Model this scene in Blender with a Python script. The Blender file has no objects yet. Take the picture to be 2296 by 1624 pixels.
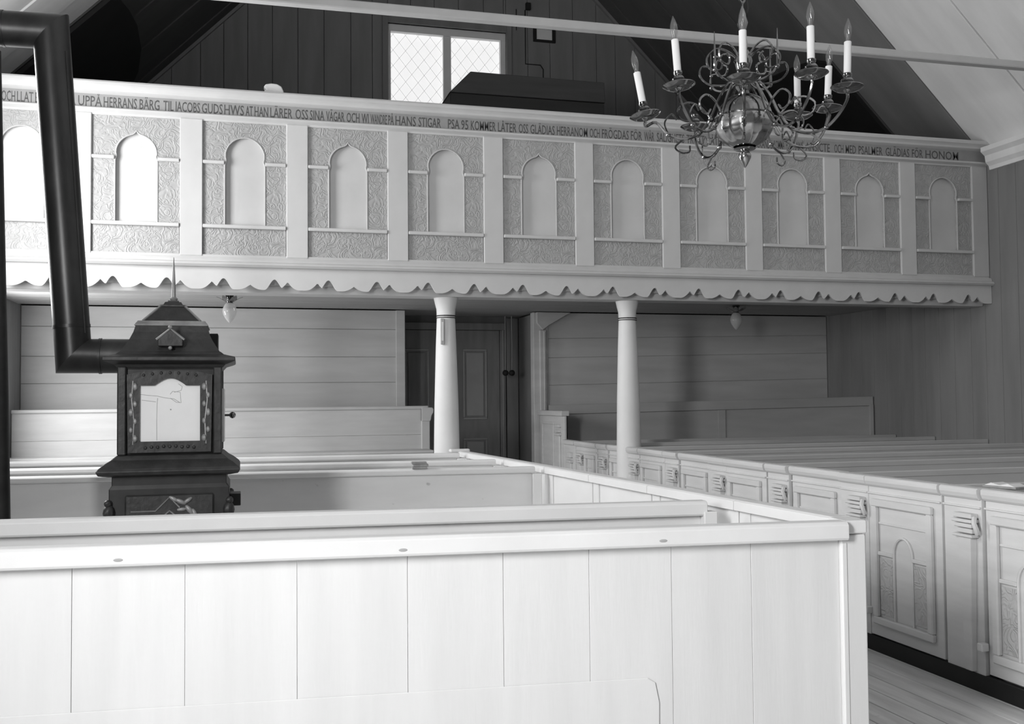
import bpy, bmesh, math, random
from mathutils import Vector, Matrix

random.seed(7)
scn = bpy.context.scene
COL = scn.collection
R = math.radians

# ------------------------------------------------------------------ camera
cam_d = bpy.data.cameras.new('camera')
cam = bpy.data.objects.new('camera', cam_d)
COL.objects.link(cam)
cam_d.sensor_fit = 'HORIZONTAL'
cam_d.sensor_width = 36.0
cam_d.lens = 2253.29 / 2296 * 36.0
cam_d.clip_start = 0.05
cam_d.clip_end = 200
_f, _cx, _cy = 2253.2891514406224, 1148.0, 812.0
_ey = Vector((540 - _cx, 900 - _cy, _f)).normalized()
_ex = Vector((9500 - _cx, 820 - _cy, _f)).normalized()
_ex = (_ex - _ey * _ex.dot(_ey)).normalized()
_ez = _ex.cross(_ey)
if _ez[1] > 0:
    _ez = -_ez
right = Vector((_ex[0], _ey[0], _ez[0]))
down = Vector((_ex[1], _ey[1], _ez[1]))
fwd = Vector((_ex[2], _ey[2], _ez[2]))
M4 = Matrix.Identity(4)
for i in range(3):
    M4[i][0] = right[i]
    M4[i][1] = -down[i]
    M4[i][2] = -fwd[i]
M4[0][3], M4[1][3], M4[2][3] = 0, 0, 1.55
cam.matrix_world = M4
scn.camera = cam

# ------------------------------------------------------------------ world, light, exposure
world = bpy.data.worlds.new('overcast_sky')
scn.world = world
world.use_nodes = True
_bg = world.node_tree.nodes['Background']
_bg.inputs[0].default_value = (1, 1, 1, 1)
_bg.inputs[1].default_value = 0.6

vs = scn.view_settings
vs.view_transform = 'Standard'
vs.look = 'None'
vs.exposure = 0.26
vs.gamma = 1.0
vs.use_curve_mapping = False

XL, XR = -2.45, 8.0          # inner faces of the side walls
YB, YG = 12.5, 13.5          # partition under the gallery, gable wall
YF = -5.0                    # wall behind the camera
GY = 9.3                     # front of the gallery
XC, ZR = 2.73, 9.53          # ridge

# daylight windows: (wall, y centre, width, z0, z1, watts)
WINDOWS = [
    ('L', 7.75, 1.15, 2.20, 4.05, 124.0),
    ('L', 0.60, 1.15, 1.80, 3.62, 318.0),
    ('L', 10.75, .8, 1.35, 2.35, 46.0),  # added window, brightens the rear wall under the gallery
]


def daylight(name, loc, rot, sx, sy, watts):
    l = bpy.data.lights.new(name, 'AREA')
    l.shape = 'RECTANGLE'
    l.size, l.size_y = sx, sy
    l.energy = watts
    o = bpy.data.objects.new(name, l)
    o.location = loc
    o.rotation_euler = rot
    COL.objects.link(o)


for w, yc, wd, z0, z1, pw in WINDOWS:
    if w == 'L':
        daylight('window_daylight', (XL + .01, yc, (z0 + z1) / 2), (0, R(-90), 0), z1 - z0, wd, pw)
    elif w == 'F':
        daylight('window_daylight', (yc, YF + .01, (z0 + z1) / 2), (R(90), 0, 0), wd, z1 - z0, pw)
    else:
        daylight('window_daylight', (XR - .01, yc, (z0 + z1) / 2), (0, R(90), 0), z1 - z0, wd, pw)


# ------------------------------------------------------------------ materials
def mat(name, v, rough=.6, metal=0.0, var=.12, scale=6.0, stretch=(1, 1, 1), bump=0.0, bscale=None,
        bkind='NOISE', spec=.4, spots=0.0, emit=0.0):
    m = bpy.data.materials.new(name)
    m.use_nodes = True
    nt = m.node_tree
    n, L = nt.nodes, nt.links
    b = n['Principled BSDF']
    b.inputs['Roughness'].default_value = rough
    b.inputs['Metallic'].default_value = metal
    b.inputs['Specular IOR Level'].default_value = spec
    tc = n.new('ShaderNodeTexCoord')
    mp = n.new('ShaderNodeMapping')
    mp.inputs['Scale'].default_value = stretch
    L.new(tc.outputs['Object'], mp.inputs['Vector'])
    no = n.new('ShaderNodeTexNoise')
    no.inputs['Scale'].default_value = scale
    no.inputs['Detail'].default_value = 6
    L.new(mp.outputs[0], no.inputs['Vector'])
    cr = n.new('ShaderNodeValToRGB')
    lo, hi = max(0, v * (1 - var)), min(1, v * (1 + var * .6))
    cr.color_ramp.elements[0].position = .3
    cr.color_ramp.elements[0].color = (lo, lo, lo, 1)
    cr.color_ramp.elements[1].position = .7
    cr.color_ramp.elements[1].color = (hi, hi, hi, 1)
    L.new(no.outputs['Fac'], cr.inputs['Fac'])
    out = cr.outputs['Color']
    if spots > 0:
        n2 = n.new('ShaderNodeTexNoise')
        n2.inputs['Scale'].default_value = 9
        n2.inputs['Detail'].default_value = 3
        L.new(tc.outputs['Object'], n2.inputs['Vector'])
        r2 = n.new('ShaderNodeValToRGB')
        r2.color_ramp.elements[0].position = .70
        r2.color_ramp.elements[0].color = (0, 0, 0, 1)
        r2.color_ramp.elements[1].position = .78
        r2.color_ramp.elements[1].color = (spots, spots, spots, 1)
        L.new(n2.outputs['Fac'], r2.inputs['Fac'])
        mx = n.new('ShaderNodeMix')
        mx.data_type = 'RGBA'
        L.new(r2.outputs['Color'], mx.inputs['Factor'])
        L.new(out, mx.inputs[6])
        mx.inputs[7].default_value = (v * .25, v * .25, v * .25, 1)
        out = mx.outputs[2]
    L.new(out, b.inputs['Base Color'])
    if bump > 0:
        bp = n.new('ShaderNodeBump')
        bp.inputs['Strength'].default_value = 1.0
        bp.inputs['Distance'].default_value = bump
        if bkind == 'SCROLL':
            # carved scrollwork: ridges of a warped wave
            nz = n.new('ShaderNodeTexNoise')
            nz.inputs['Scale'].default_value = bscale or 9
            nz.inputs['Detail'].default_value = 1.5
            nz.inputs['Distortion'].default_value = 1.6
            L.new(tc.outputs['Object'], nz.inputs['Vector'])
            ma = n.new('ShaderNodeMath')
            ma.operation = 'MULTIPLY'
            ma.inputs[1].default_value = 34
            L.new(nz.outputs['Fac'], ma.inputs[0])
            si = n.new('ShaderNodeMath')
            si.operation = 'SINE'
            L.new(ma.outputs[0], si.inputs[0])
            L.new(si.outputs[0], bp.inputs['Height'])
        else:
            nb = n.new('ShaderNodeTexNoise')
            nb.inputs['Scale'].default_value = bscale or scale * 4
            nb.inputs['Detail'].default_value = 4
            L.new(mp.outputs[0], nb.inputs['Vector'])
            L.new(nb.outputs['Fac'], bp.inputs['Height'])
        L.new(bp.outputs[0], b.inputs['Normal'])
    if emit > 0:
        b.inputs['Emission Color'].default_value = (1, 1, 1, 1)
        b.inputs['Emission Strength'].default_value = emit
    return m


M = {}
M['white'] = mat('white_paint', .77, .55, var=.05, scale=3, bump=.0006, bscale=40)
M['white_v'] = mat('white_paint_boards', .74, .5, var=.05, scale=2.5, stretch=(4, 4, .4), bump=.0006, bscale=18)
M['cream'] = mat('gallery_paint', .64, .6, var=.04, scale=5)
M['smooth'] = mat('gallery_niche_paint', .58, .6, var=.04, scale=5)
M['carved'] = mat('carved_board_paint', .44, .6, var=.07, scale=14, bump=.0015, bkind='SCROLL', bscale=10)
M['band'] = mat('inscription_band_paint', .34, .6, var=.08, scale=10)
M['letter'] = mat('inscription_letter_paint', .10, .6, var=.25, scale=25)
M['pew'] = mat('pew_paint', .66, .55, var=.07, scale=4, stretch=(.6, .6, 4), bump=.0006, bscale=30)
M['pew_back'] = mat('pew_back_paint', .50, .55, var=.07, scale=3, stretch=(.5, 2, 2), spots=.0)
M['pew_worn'] = mat('pew_back_worn_paint', .74, .55, var=.08, scale=3, stretch=(.5, 2, 2), spots=.55)
M['pew_carved'] = mat('pew_carved_panel_paint', .52, .6, var=.07, scale=9, bump=.0015, bkind='SCROLL', bscale=9)
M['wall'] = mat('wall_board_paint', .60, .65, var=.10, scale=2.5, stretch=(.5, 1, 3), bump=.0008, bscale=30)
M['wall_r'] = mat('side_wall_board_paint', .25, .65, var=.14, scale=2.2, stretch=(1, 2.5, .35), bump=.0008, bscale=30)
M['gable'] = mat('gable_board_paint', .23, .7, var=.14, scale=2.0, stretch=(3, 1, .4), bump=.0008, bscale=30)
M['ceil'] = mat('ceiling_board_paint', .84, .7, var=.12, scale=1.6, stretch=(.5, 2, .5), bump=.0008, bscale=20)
M['ceil_dark'] = mat('dark_ceiling_board_stain', .085, .75, var=.2, scale=1.6, stretch=(.5, 2, .5))  # shade over the gallery put into board colour; also the joint backing
M['ceil_mid'] = mat('grey_ceiling_board_paint', .22, .75, var=.2, scale=1.6, stretch=(.5, 2, .5))  # weaker shade put into the colour of the right-hand boards
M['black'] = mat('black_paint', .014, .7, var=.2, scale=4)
M['kick'] = mat('black_kickboard_paint', .012, .6, var=.3, scale=6)
M['floor'] = mat('scrubbed_floor_boards', .66, .6, var=.22, scale=3, stretch=(5, .5, 1), bump=.001, bscale=16, spots=.35)
M['door'] = mat('dark_door_paint', .24, .5, var=.14, scale=4, stretch=(3, 1, .6))
M['door_l'] = mat('door_moulding_paint', .36, .45, var=.1, scale=4)
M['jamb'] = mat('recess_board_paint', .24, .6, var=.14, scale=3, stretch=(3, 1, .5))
M['iron'] = mat('cast_iron', .045, .48, metal=.25, var=.3, scale=18, bump=.0025, bscale=30, spec=.5)
M['iron_plain'] = mat('cast_iron_smooth', .035, .45, metal=.3, var=.3, scale=12, spec=.5)
M['iron_lit'] = mat('worn_cast_iron_edge', .34, .5, metal=.4, var=.3, scale=14)  # paler iron: light on raised edges put into the colour
M['pipe'] = mat('sheet_iron_pipe', .055, .36, metal=.65, var=.4, scale=7, stretch=(1, 1, .4), bump=.0006, bscale=20)
M['enamel'] = mat('white_enamel', .92, .3, var=.03, scale=8)
M['crack'] = mat('crack_grey', .45, .6)
M['brass'] = mat('polished_brass', .5, .16, metal=1.0, var=.25, scale=12)
M['brass_dark'] = mat('tarnished_brass', .30, .13, metal=1.0, var=.35, scale=14)
M['candle'] = mat('candle_sleeve', .80, .5, var=.03)
M['organ'] = mat('dark_stained_wood', .018, .5, var=.25, scale=4, stretch=(.5, 1, 4))
M['beam'] = mat('tie_beam_paint', .55, .6, var=.06, scale=5)
M['paper'] = mat('paper', .75, .8, var=.06)
M['bench'] = mat('rear_bench_paint', .40, .6, var=.08, scale=3, stretch=(.5, 1, 3))
M['rope'] = mat('rope', .30, .8)
M['book'] = mat('book_cloth', .33, .7, var=.3, scale=20)
M['under'] = mat('gallery_soffit_paint', .42, .65, var=.08, scale=2, stretch=(.5, 3, 1))


def glassy(name, v, alpha):
    m = bpy.data.materials.new(name)
    m.use_nodes = True
    nt = m.node_tree
    b = nt.nodes['Principled BSDF']
    no = nt.nodes.new('ShaderNodeTexNoise')
    no.inputs['Scale'].default_value = 30
    cr = nt.nodes.new('ShaderNodeValToRGB')
    cr.color_ramp.elements[0].color = (v * .8,) * 3 + (1,)
    cr.color_ramp.elements[1].color = (v,) * 3 + (1,)
    nt.links.new(no.outputs['Fac'], cr.inputs['Fac'])
    nt.links.new(cr.outputs['Color'], b.inputs['Base Color'])
    b.inputs['Roughness'].default_value = .08
    b.inputs['Alpha'].default_value = alpha
    b.inputs['Specular IOR Level'].default_value = .9
    return m


M['bulb'] = glassy('clear_bulb_glass', .25, .3)
M['globe'] = glassy('frosted_lamp_glass', .85, .55)


def pane_mat():
    m = bpy.data.materials.new('daylit_window_glass')
    m.use_nodes = True
    nt = m.node_tree
    b = nt.nodes['Principled BSDF']
    no = nt.nodes.new('ShaderNodeTexNoise')
    no.inputs['Scale'].default_value = 5
    cr = nt.nodes.new('ShaderNodeValToRGB')
    cr.color_ramp.elements[0].color = (.92, .92, .92, 1)
    cr.color_ramp.elements[1].color = (1, 1, 1, 1)
    nt.links.new(no.outputs['Fac'], cr.inputs['Fac'])
    nt.links.new(cr.outputs['Color'], b.inputs['Emission Color'])
    b.inputs['Emission Strength'].default_value = .68
    b.inputs['Base Color'].default_value = (.6, .6, .6, 1)
    b.inputs['Roughness'].default_value = .2
    return m


M['pane'] = pane_mat()


# ------------------------------------------------------------------ mesh helpers
class MB:
    def __init__(self):
        self.v, self.f = [], []

    def _add(self, vs_, fs_):
        o = len(self.v)
        self.v += [tuple(p) for p in vs_]
        self.f += [tuple(i + o for i in fc) for fc in fs_]
        return self

    def box(self, x0, x1, y0, y1, z0, z1):
        return self._add([(x0, y0, z0), (x1, y0, z0), (x1, y1, z0), (x0, y1, z0),
                          (x0, y0, z1), (x1, y0, z1), (x1, y1, z1), (x0, y1, z1)],
                         [(0, 3, 2, 1), (4, 5, 6, 7), (0, 1, 5, 4), (1, 2, 6, 5), (2, 3, 7, 6), (3, 0, 4, 7)])

    def prism(self, pts, a0, a1, axis='Y'):
        """closed polygon extruded along an axis; pts are the two other coordinates in x,y,z order"""
        n = len(pts)

        def P(p, a):
            if axis == 'X':
                return (a, p[0], p[1])
            if axis == 'Y':
                return (p[0], a, p[1])
            return (p[0], p[1], a)
        vs_ = [P(p, a0) for p in pts] + [P(p, a1) for p in pts]
        fs_ = [tuple(range(n)), tuple(reversed(range(n, 2 * n)))]
        fs_ += [(i, i + n, (i + 1) % n + n, (i + 1) % n) for i in range(n)]
        return self._add(vs_, fs_)

    def hexa(self, p8):
        return self._add(p8, [(0, 3, 2, 1), (4, 5, 6, 7), (0, 1, 5, 4), (1, 2, 6, 5), (2, 3, 7, 6), (3, 0, 4, 7)])

    def lathe(self, prof, seg=16, c=(0, 0, 0), off=0.0):
        """prof: list of (radius, z)"""
        vs_, fs_ = [], []
        for r, z in prof:
            for k in range(seg):
                a = 2 * math.pi * (k + off) / seg
                vs_.append((c[0] + r * math.cos(a), c[1] + r * math.sin(a), c[2] + z))
        for i in range(len(prof) - 1):
            for k in range(seg):
                k2 = (k + 1) % seg
                fs_.append((i * seg + k, i * seg + k2, (i + 1) * seg + k2, (i + 1) * seg + k))
        fs_.append(tuple(reversed(range(seg))))
        fs_.append(tuple(range((len(prof) - 1) * seg, len(prof) * seg)))
        return self._add(vs_, fs_)

    def loft(self, prof, c=(0, 0)):
        """rectangular rings (z, hx, hy)"""
        vs_, fs_ = [], []
        for z, hx, hy in prof:
            vs_ += [(c[0] - hx, c[1] - hy, z), (c[0] + hx, c[1] - hy, z), (c[0] + hx, c[1] + hy, z), (c[0] - hx, c[1] + hy, z)]
        for i in range(len(prof) - 1):
            for k in range(4):
                k2 = (k + 1) % 4
                fs_.append((i * 4 + k, i * 4 + k2, i * 4 + 4 + k2, i * 4 + 4 + k))
        fs_.append((3, 2, 1, 0))
        m = (len(prof) - 1) * 4
        fs_.append((m, m + 1, m + 2, m + 3))
        return self._add(vs_, fs_)

    def tube(self, pts, r, seg=8, mitre=False, closed=False):
        pts = [Vector(p) for p in pts]
        rs = r if isinstance(r, (list, tuple)) else [r] * len(pts)
        n = len(pts)
        t0 = (pts[1] - pts[0]).normalized()
        up = Vector((0, 0, 1)) if abs(t0.z) < .9 else Vector((1, 0, 0))
        nrm = (up - t0 * up.dot(t0)).normalized()
        vs_, fs_ = [], []
        for i in range(n):
            if i == 0:
                t = t0
            elif i == n - 1:
                t = (pts[i] - pts[i - 1]).normalized()
            else:
                a = (pts[i] - pts[i - 1]).normalized()
                b = (pts[i + 1] - pts[i]).normalized()
                t = (a + b)
                t = t.normalized() if t.length > 1e-6 else a
            nrm = (nrm - t * nrm.dot(t))
            nrm = nrm.normalized() if nrm.length > 1e-6 else t.orthogonal().normalized()
            bn = t.cross(nrm)
            for k in range(seg):
                a = 2 * math.pi * k / seg
                vs_.append(pts[i] + (nrm * math.cos(a) + bn * math.sin(a)) * rs[i])
        for i in range(n - 1):
            for k in range(seg):
                k2 = (k + 1) % seg
                fs_.append((i * seg + k, i * seg + k2, (i + 1) * seg + k2, (i + 1) * seg + k))
        fs_.append(tuple(reversed(range(seg))))
        fs_.append(tuple(range((n - 1) * seg, n * seg)))
        return self._add(vs_, fs_)

    def sphere(self, c, r, seg=12, rings=8, sz=1.0):
        prof = []
        for i in range(rings + 1):
            a = -math.pi / 2 + math.pi * i / rings
            prof.append((max(1e-4, r * math.cos(a)), r * sz * math.sin(a)))
        return self.lathe(prof, seg, c)

    def build(self, name, m, parent=None, smooth=False, bevel=0.0, bseg=1):
        me = bpy.data.meshes.new(name)
        me.from_pydata(self.v, [], self.f)
        bm = bmesh.new()
        bm.from_mesh(me)
        bmesh.ops.recalc_face_normals(bm, faces=bm.faces)
        if bevel > 0:
            ed = [e for e in bm.edges if len(e.link_faces) == 2 and e.calc_face_angle(0) > .6]
            bmesh.ops.bevel(bm, geom=ed, offset=bevel, segments=bseg, affect='EDGES', profile=.5, clamp_overlap=True)
        bm.to_mesh(me)
        bm.free()
        me.materials.append(M[m] if isinstance(m, str) else m)
        if smooth:
            for p in me.polygons:
                p.use_smooth = True
            try:
                me.set_sharp_from_angle(angle=R(40))
            except Exception:
                pass
        o = bpy.data.objects.new(name, me)
        COL.objects.link(o)
        o.parent = parent
        return o


def spline(pts, n=5):
    P_ = [Vector(p) for p in pts]
    P_ = [P_[0] * 2 - P_[1]] + P_ + [P_[-1] * 2 - P_[-2]]
    out = []
    for i in range(1, len(P_) - 2):
        a, b, c, d = P_[i - 1], P_[i], P_[i + 1], P_[i + 2]
        for k_ in range(n):
            t = k_ / n
            out.append(.5 * ((2 * b) + (c - a) * t + (2 * a - 5 * b + 4 * c - d) * t * t + (3 * b - a - 3 * c + d) * t ** 3))
    out.append(P_[-2])
    return out


def empty(name, loc=(0, 0, 0), rz=0.0, parent=None):
    o = bpy.data.objects.new(name, None)
    o.empty_display_size = .1
    COL.objects.link(o)
    o.location = loc
    o.rotation_euler = (0, 0, rz)
    o.parent = parent
    return o


def tag(o, label, cat, group=None):
    o['label'] = label
    o['category'] = cat
    if group:
        o['group'] = group
    return o


def struct(o, label=None):
    o['kind'] = 'structure'
    if label:
        o['label'] = label
    return o


def link_copy(o, parent, loc=None):
    c = o.copy()
    COL.objects.link(c)
    c.parent = parent
    if loc is not None:
        c.location = loc
    return c


# ================================================================== the room
# ---- floor
fl = struct(MB().box(XL - .3, XR + .3, YF - .3, 13.9, -.25, -.025).build('floor', 'floor'), 'bare scrubbed wooden plank floor')
px_ = XL
k = 0
while px_ < XR - .02:
    w = .145 + .03 * ((k * 37) % 7) / 7
    x1 = min(px_ + w, XR)
    MB().box(px_ + .003, x1 - .003, YF, 13.4, -.026, 0).build('plank', 'floor', fl, bevel=.002)
    px_ = x1
    k += 1

# ---- left and right walls with window openings


def side_wall(name, x_in, sgn, wins, zt, label):
    """solid wall in pieces round its openings; sgn -1 = left wall"""
    xo = x_in + sgn * .22
    xa, xb = min(x_in, xo), max(x_in, xo)
    mb = MB()
    ws = sorted(wins, key=lambda w: w[1])
    y = YF
    for _, yc, wd, z0, z1, _p in ws:
        a, b = yc - wd / 2, yc + wd / 2
        mb.box(xa, xb, y, a, -.025, zt)
        mb.box(xa, xb, a, b, -.025, z0)
        mb.box(xa, xb, a, b, z1, zt)
        y = b
    mb.box(xa, xb, y, 13.7, -.025, zt)
    return struct(mb.build(name, 'wall_r'), label)


LW = [w for w in WINDOWS if w[0] == 'L']
RW = [w for w in WINDOWS if w[0] == 'R']
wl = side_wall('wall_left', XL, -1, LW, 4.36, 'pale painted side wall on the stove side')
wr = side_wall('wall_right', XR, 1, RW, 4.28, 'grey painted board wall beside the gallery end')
y = 3.0
k = 0
while y < 13.4:
    w = .235 + .05 * ((k * 29) % 5) / 5
    y1 = min(y + w, 13.48)
    MB().box(XR - .022, XR + .001, y + .002, y1 - .002, 0, 4.26).build('plank', 'wall_r', wr, bevel=.002)
    y = y1
    k += 1
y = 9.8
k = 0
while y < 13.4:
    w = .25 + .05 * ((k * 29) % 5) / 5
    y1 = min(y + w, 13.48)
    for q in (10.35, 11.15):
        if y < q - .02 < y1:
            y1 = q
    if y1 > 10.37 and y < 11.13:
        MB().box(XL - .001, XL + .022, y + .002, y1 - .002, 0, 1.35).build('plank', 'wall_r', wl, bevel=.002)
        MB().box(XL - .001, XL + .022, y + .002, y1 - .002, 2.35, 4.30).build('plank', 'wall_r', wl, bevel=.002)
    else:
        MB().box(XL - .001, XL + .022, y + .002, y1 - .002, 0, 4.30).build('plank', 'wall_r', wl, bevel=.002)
    y = y1
    k += 1

for i, (w, yc, wd, z0, z1, _p) in enumerate(WINDOWS):
    root = struct(empty('window_%d' % (i + 2), ((XL - .1) if w == 'L' else (XR + .1), yc, z0)), 'tall side window with small panes')
    if w == 'F':
        root.location = (yc, YF - .1, z0)
        root.rotation_euler = (0, 0, R(90))
    f_ = MB()
    h = z1 - z0
    f_.box(-.04, .04, -wd / 2, -wd / 2 + .06, 0, h).box(-.04, .04, wd / 2 - .06, wd / 2, 0, h)
    f_.box(-.04, .04, -wd / 2, wd / 2, 0, .06).box(-.04, .04, -wd / 2, wd / 2, h - .06, h)
    f_.box(-.03, .03, -.025, .025, 0, h)
    for q in (1, 2):
        f_.box(-.02, .02, -wd / 2, wd / 2, h * q / 3 - .015, h * q / 3 + .015)
    f_.build('window_frame', 'white', root)
    s = -1 if w == 'L' else 1
    for qy in (0, 1):
        for qz in (0, 1, 2):
            MB().box(s * .02 - .004, s * .02 + .004, -wd / 2 + .03 + qy * (wd / 2 - .03), -wd / 2 + .03 + (qy + 1) * (wd / 2 - .03),
                     h * qz / 3 + .02, h * (qz + 1) / 3 - .01).build('pane', 'pane', root)

fwb = MB()
xx_ = XL - .3
for _, xc, wd, z0, z1, _p in sorted([w for w in WINDOWS if w[0] == 'F'], key=lambda w: w[1]):
    a, b = xc - wd / 2, xc + wd / 2
    fwb.box(xx_, a, YF - .25, YF, -.025, 9.9).box(a, b, YF - .25, YF, -.025, z0).box(a, b, YF - .25, YF, z1, 9.9)
    xx_ = b
fwb.box(xx_, XR + .3, YF - .25, YF, -.025, 9.9)
struct(fwb.build('wall_front', 'gable'), 'wall behind the viewer')

# ---- gable wall (upper) of vertical boards, with window opening
WX0, WX1, WZ0, WZ1 = 1.93, 3.60, 5.15, 6.70


def roofz(x):
    return min(x + 6.8, 12.26 - x)


gw = MB()
gw.box(XL - .3, WX0, YG + .03, YG + .25, -.025, 9.9).box(WX1, XR + .3, YG + .03, YG + .25, -.025, 9.9)
gw.box(WX0, WX1, YG + .03, YG + .25, -.025, WZ0).box(WX0, WX1, YG + .03, YG + .25, WZ1, 9.9)
gable = struct(gw.build('wall_back', 'gable'), 'dark grey gable wall of vertical boards above the gallery')


def gable_board(x0, x1, za, zb=None):
    """board between x0,x1 from za up to the roof (or zb)"""
    xs = [x0, x1] if not (x0 < XC < x1) else [x0, XC, x1]
    pts = [(x0, za), (x1, za)]
    if zb is None:
        for x in reversed(xs):
            pts.append((x, roofz(x) + .01))
    else:
        pts += [(x1, zb), (x0, zb)]
    MB().prism(pts, YG, YG + .032).build('board', 'gable', gable, bevel=.003)


x = XL
k = 0
while x < XR - .05:
    w = .29 + .08 * ((k * 31) % 6) / 6
    x1 = min(x + w, XR)
    for a in (WX0, WX1):
        if x < a - .03 < x1 and x1 > a + .03:
            x1 = a
            break
    if x >= WX0 - .01 and x1 <= WX1 + .01:
        gable_board(x + .003, x1 - .003, 2.86, WZ0)
        gable_board(x + .003, x1 - .003, WZ1)
    else:
        gable_board(x + .003, x1 - .003, 2.86)
    x = x1
    k += 1

# gable window
w1 = struct(empty('window_1', (WX0, YG, WZ0)), 'bright two-light gable window with diamond leaded glass')
W, H = WX1 - WX0, WZ1 - WZ0
c_ = MB()
c_.box(-.075, 0, -.035, .05, -.08, H + .10).box(W, W + .075, -.035, .05, -.08, H + .10).box(0, W, -.035, .05, H, H + .10).box(0, W, -.06, .05, -.08, 0)
c_.build('casing', 'gable', w1, bevel=.004)
fr = MB()
fr.box(.0, .045, .03, .15, .06, H - .10).box(W - .075, W, .03, .15, .06, H - .10).box(.0, W, .03, .15, H - .10, H).box(0, W, .03, .15, 0, .06)
fr.build('window_frame', 'white', w1, bevel=.003)
MB().box(W / 2 - .055, W / 2 + .055, .05, .14, .06, H - .10).build('mullion', 'white', w1, bevel=.004)
for a, b in ((.045, W / 2 - .055), (W / 2 + .055, W - .075)):
    pn = MB().box(a, b, .105, .110, .06, H - .10).build('pane', 'pane', w1)
    # diamond lead cames clipped to the pane
    ld = MB()
    z0, z1 = .06, H - .10
    st = .135
    for sg in (1, -1):
        q = -3.0
        while q < 4.0:
            # line z = sg*1.25*x + q within [a,b]x[z0,z1]
            sl = sg * 1.25
            xs = sorted([a, b, (z0 - q) / sl, (z1 - q) / sl])
            p0, p1 = xs[1], xs[2]
            zm = sl * (p0 + p1) / 2 + q
            if z0 - 1e-6 <= zm <= z1 + 1e-6 and p1 - p0 > .01 and a - 1e-6 <= p0 and p1 <= b + 1e-6:
                ld.tube([(p0, .100, sl * p0 + q), (p1, .100, sl * p1 + q)], .0019, 4)
            q += st * 1.6
    ld.build('lead_came', 'paper', pn)

# ---- ceiling slopes of wide boards running from eaves to ridge
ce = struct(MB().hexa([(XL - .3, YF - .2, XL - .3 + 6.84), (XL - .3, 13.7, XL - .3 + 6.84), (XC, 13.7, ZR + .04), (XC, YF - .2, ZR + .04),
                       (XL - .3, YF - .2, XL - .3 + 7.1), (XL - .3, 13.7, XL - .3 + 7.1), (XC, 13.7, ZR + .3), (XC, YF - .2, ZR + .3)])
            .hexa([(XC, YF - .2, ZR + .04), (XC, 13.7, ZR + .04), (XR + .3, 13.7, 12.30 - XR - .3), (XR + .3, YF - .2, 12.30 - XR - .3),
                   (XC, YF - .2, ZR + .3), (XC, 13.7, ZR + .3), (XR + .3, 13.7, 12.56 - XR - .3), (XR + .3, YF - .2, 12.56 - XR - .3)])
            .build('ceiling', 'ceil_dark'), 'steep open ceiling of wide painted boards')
JY = [YF, -3.2, -1.4, .4, 2.0, 3.4, 4.6, 5.3, 5.85, 6.35, 6.85, 7.35, 7.85, 8.35, 8.90, 9.40, 9.95, 10.35, 10.85, 11.3, 11.8, 12.3, 12.75, 13.2, 13.49]
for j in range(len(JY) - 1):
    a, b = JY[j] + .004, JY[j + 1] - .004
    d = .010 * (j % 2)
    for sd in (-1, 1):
        m_ = 'ceil' if b < (10.4 if sd < 0 else 9.45) else ('ceil_mid' if b < 10.4 else 'ceil_dark')  # boards over the gallery coloured darker in place of shade
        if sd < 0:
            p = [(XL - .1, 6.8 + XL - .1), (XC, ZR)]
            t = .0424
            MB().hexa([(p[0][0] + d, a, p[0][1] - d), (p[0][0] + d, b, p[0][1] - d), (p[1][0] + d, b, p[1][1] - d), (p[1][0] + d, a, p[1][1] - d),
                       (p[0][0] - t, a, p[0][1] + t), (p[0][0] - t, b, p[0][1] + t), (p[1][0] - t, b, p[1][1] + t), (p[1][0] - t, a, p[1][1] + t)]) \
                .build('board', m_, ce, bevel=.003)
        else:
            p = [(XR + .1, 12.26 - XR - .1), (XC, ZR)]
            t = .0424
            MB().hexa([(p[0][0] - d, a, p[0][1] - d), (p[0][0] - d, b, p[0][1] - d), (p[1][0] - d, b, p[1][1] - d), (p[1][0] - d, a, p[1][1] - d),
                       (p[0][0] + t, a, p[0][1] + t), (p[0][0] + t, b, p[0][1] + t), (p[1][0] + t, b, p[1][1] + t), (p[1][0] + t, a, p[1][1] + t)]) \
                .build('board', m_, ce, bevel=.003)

# thin black shapes with curved edges against the foot of the slopes behind the gallery front
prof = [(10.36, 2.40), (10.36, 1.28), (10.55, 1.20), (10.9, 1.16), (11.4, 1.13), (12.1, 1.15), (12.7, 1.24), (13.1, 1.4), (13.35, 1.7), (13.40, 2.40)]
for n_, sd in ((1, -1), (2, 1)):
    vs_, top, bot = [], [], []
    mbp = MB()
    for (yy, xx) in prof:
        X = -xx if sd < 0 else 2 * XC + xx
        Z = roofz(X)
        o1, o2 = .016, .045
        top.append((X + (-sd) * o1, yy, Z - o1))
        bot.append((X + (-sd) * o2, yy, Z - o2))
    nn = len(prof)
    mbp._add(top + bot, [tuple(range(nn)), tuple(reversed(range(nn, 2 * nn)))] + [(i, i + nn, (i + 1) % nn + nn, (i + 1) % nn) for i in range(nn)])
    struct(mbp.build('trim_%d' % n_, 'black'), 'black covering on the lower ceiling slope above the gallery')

# roof line fillets on the gable
for n_, (xa, xb) in ((3, (XL, XC)), (4, (XC, XR))):
    za, zb = roofz(xa), roofz(xb)
    MBt = MB().hexa([(xa, YG - .05, za - .075), (xb, YG - .05, zb - .075), (xb, YG - .001, zb - .075), (xa, YG - .001, za - .075),
                     (xa, YG - .05, za - .02), (xb, YG - .05, zb - .02), (xb, YG - .001, zb - .02), (xa, YG - .001, za - .02)])
    struct(MBt.build('trim_%d' % n_, 'gable'), 'fillet where the gable meets the ceiling')

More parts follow.
